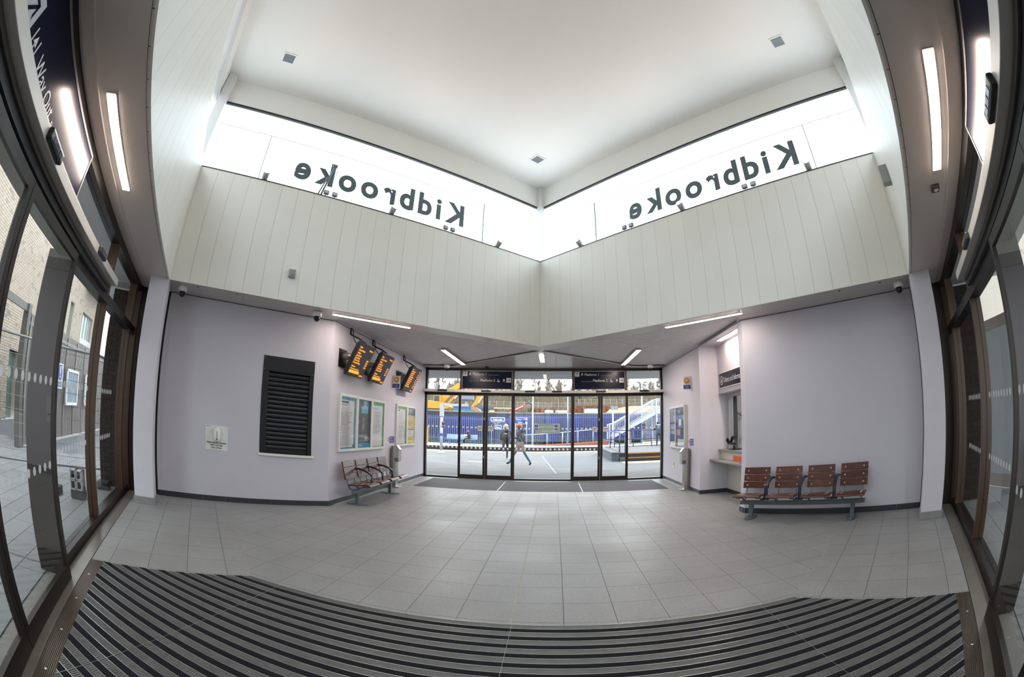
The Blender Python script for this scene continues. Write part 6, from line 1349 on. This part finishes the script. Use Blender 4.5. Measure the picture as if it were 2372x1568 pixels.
# wire mesh fence panel with plastic feet
FN2 = mat('galvanised_mesh', (170, 172, 174), .4, metal=.6)
def hp(a): return (6.55+1.27*a/2.37, -3.83+2.13*a/2.37)   # a metres along the panel
t = thing('mesh_fence_panel', 'temporary wire mesh fence panel outside the left glazing', 'fence', f(*hp(1.2), 0))
def hpt(a, z): u, n = hp(a); return f(u, n, z)
M().tube([hpt(-1.0, .17), hpt(2.4, .17)], .02, 8).build('bottom_tube', FN2, t); M().tube([hpt(-1.0, 2.0), hpt(2.1, 2.0), hpt(2.32, 1.95), hpt(2.42, 1.75), hpt(2.44, .17)], .02, 8).build('frame_tube', FN2, t)
for k in range(9): M().tube([hpt(-1.0, .32+.2*k), hpt(2.43, .32+.2*k)], .004, 4).build('horizontal_wire', FN2, t)
for k in range(84): M().tube([hpt(-1.0+.041*k, .17), hpt(-1.0+.041*k, 2.0)], .0016, 3, smooth=False).build('vertical_wire', FN2, t)
RUB = mat('black_rubber_foot', (58, 58, 60), .8); FRM = mat('white_plastic_grid', (226, 224, 220), .5)
def foot(u, n, label, grid=True, ang=0):
    t = thing('fence_foot', label, 'fence foot', f(u, n, 0)); M(f).box(u-.12, u+.12, n-.11, n+.11, 0, .12).build('block', RUB, t, bevel=.02)
    if grid:
        for a in range(2):
            for k in range(2):
                u0 = u-.11; n0 = n-.10+.105*a; z0 = .125+.135*k; b = M(f)
                for bx in ((n0, n0+.015, z0, z0+.128), (n0+.08, n0+.095, z0, z0+.128), (n0, n0+.095, z0, z0+.015), (n0, n0+.095, z0+.113, z0+.128)): b.box(u-.12, u-.02, bx[0], bx[1], bx[2], bx[3])
                b.build('grid_cell', FRM, t)
                M(f).box(u-.02, u+.1, n0+.002, n0+.093, z0, z0+.128).build('dark_core', RUB, t)
foot(6.05, -1.85, 'plastic fence foot with white grid standing near the left glazing'); foot(6.0, -2.27, 'low dark fence foot lying near the mesh panel', False); foot(7.0, -1.65, 'dark fence foot beside the brick pier outside', False)
# ------------------------------------------------------------------ right side: paving, hoarding, brick building
f = G(1); yard = thing('yard_paving', 'grey stone slab paving outside the right entrance', 'paving', f(4, -3, 0)); M(f).box(-3, 14, -12, -1.37, -.2, -.02).build('bed', MATS['paving_joint'], yard)
pc = []; row = 0; n = -1.42
while n > -6:
    u = -1.0-(.3 if row % 2 else 0)
    while u < 9.5: pc.append((u, n, math.hypot(u-.2, n))); u += .6
    n -= .3; row += 1
pc.sort(key=lambda c: c[2]); rest = M(f)
for k, (u, n, d) in enumerate(pc):
    bx = (u+.004, u+.596, n-.296, n-.004, -.03, -.002)
    if k < 200: M(f).box(*bx).build('slab', SLAB, yard)
    else: rest.box(*bx)
rest.build('distant_slabs', SLAB, yard, kind='stuff')
bw = struct('wall_brick_building_right'); M(f).box(-6, 30, -6.6, -6.02, 0, 9).build('mortar_backing', MATS['buff_mortar'], bw); BM_ = M(f)
near = []
for zc_ in range(106):
    z0 = .04+zc_*.075; u = -2.0-(.1125 if zc_ % 2 else 0)
    while u < 18: near.append((u, z0)); u += .225
near = [c for c in near if not (c[0] > 12 and c[1] < 0)]
near.sort(key=lambda c: abs(math.hypot(c[0]-8, (c[1]-4))))
for k, (u, z0) in enumerate(near):
    m_ = 1 if rg_.random() < .08 else 0
    if k < 200: M(f).box(u, u+.215, -6.02, -6.008, z0, z0+.065).build('brick', (BRKP, BRKG)[m_], bw)
    else: BM_.m = m_; BM_.poly([(u, -6.008, z0), (u+.215, -6.008, z0), (u+.215, -6.008, z0+.065), (u, -6.008, z0+.065), (u, -6.02, z0), (u+.215, -6.02, z0), (u+.215, -6.02, z0+.065), (u, -6.02, z0+.065)], [(0, 1, 2, 3), (0, 4, 5, 1), (1, 5, 6, 2), (3, 2, 6, 7), (0, 3, 7, 4)])
BM_.build('distant_bricks', [BRKP, BRKG], bw, fix=False, kind='stuff')
t = thing('site_hoarding', 'pale green-white site hoarding with timber rails outside the right glazing', 'hoarding', f(8.2, -2.6, 0)); HW = mat('pale_hoarding_board', (206, 222, 220), .5, var=.02); TIM = mat('timber_rail', (170, 146, 120), .7, var=.1, stretch=(1, 1, 8))
def hb(a): return (7.0+a*.87, -2.75+a*.5)
for k in range(4):
    a0, a1 = -1.2+1.2*k, -.005+1.2*k; p0, p1 = hb(a0), hb(a1); b = M(); b.ext([f(p0[0], p0[1], .22), f(p1[0], p1[1], .22), f(p1[0], p1[1], 2.42), f(p0[0], p0[1], 2.42)], tuple(Vector(f(*hb(0), 0))-Vector(f(hb(0)[0]-.02, hb(0)[1]+.03, 0)))); b.build('board', HW, t)
for z0, z1 in ((.02, .22), (2.42, 2.6)):
    p0, p1 = hb(-1.25), hb(3.6); b = M(); b.ext([f(p0[0], p0[1], z0), f(p1[0], p1[1], z0), f(p1[0], p1[1], z1), f(p0[0], p0[1], z1)], tuple(Vector(f(*hb(0), 0))-Vector(f(hb(0)[0]-.03, hb(0)[1]+.045, 0)))); b.build('timber_rail', TIM, t)
# daylight portals in the glazed openings (sampling guides only, they add no light)
def portal(c, right, up, w, h, into):
    la = bpy.data.lights.new('portal', 'AREA'); la.shape = 'RECTANGLE'; la.size = w; la.size_y = h; la.cycles.is_portal = True
    o = bpy.data.objects.new('portal', la); COL.objects.link(o); zz = -Vector(into).normalized(); xx = Vector(right).normalized(); yy = zz.cross(xx)
    m = Matrix((xx, yy, zz)).transposed().to_4x4(); m.translation = Vector(c); o.matrix_world = m
for s in (1, -1):
    f = G(s)
    portal(f(3.0, -1.40, 1.5), (s*q, q, 0), 0, 8, 2.9, (-s*q, q, 0))
    portal(f(6.8, 2.85, 5.78), (-s*q, q, 0), 0, 7.5, 1.5, (-s*q, -q, 0)); portal(f(2.85, -1.02, 5.78), (s*q, q, 0), 0, 7.5, 1.5, (-s*q, q, 0))
portal((0, YB+.2, 1.55), (1, 0, 0), 0, 6.7, 3.0, (0, -1, 0))
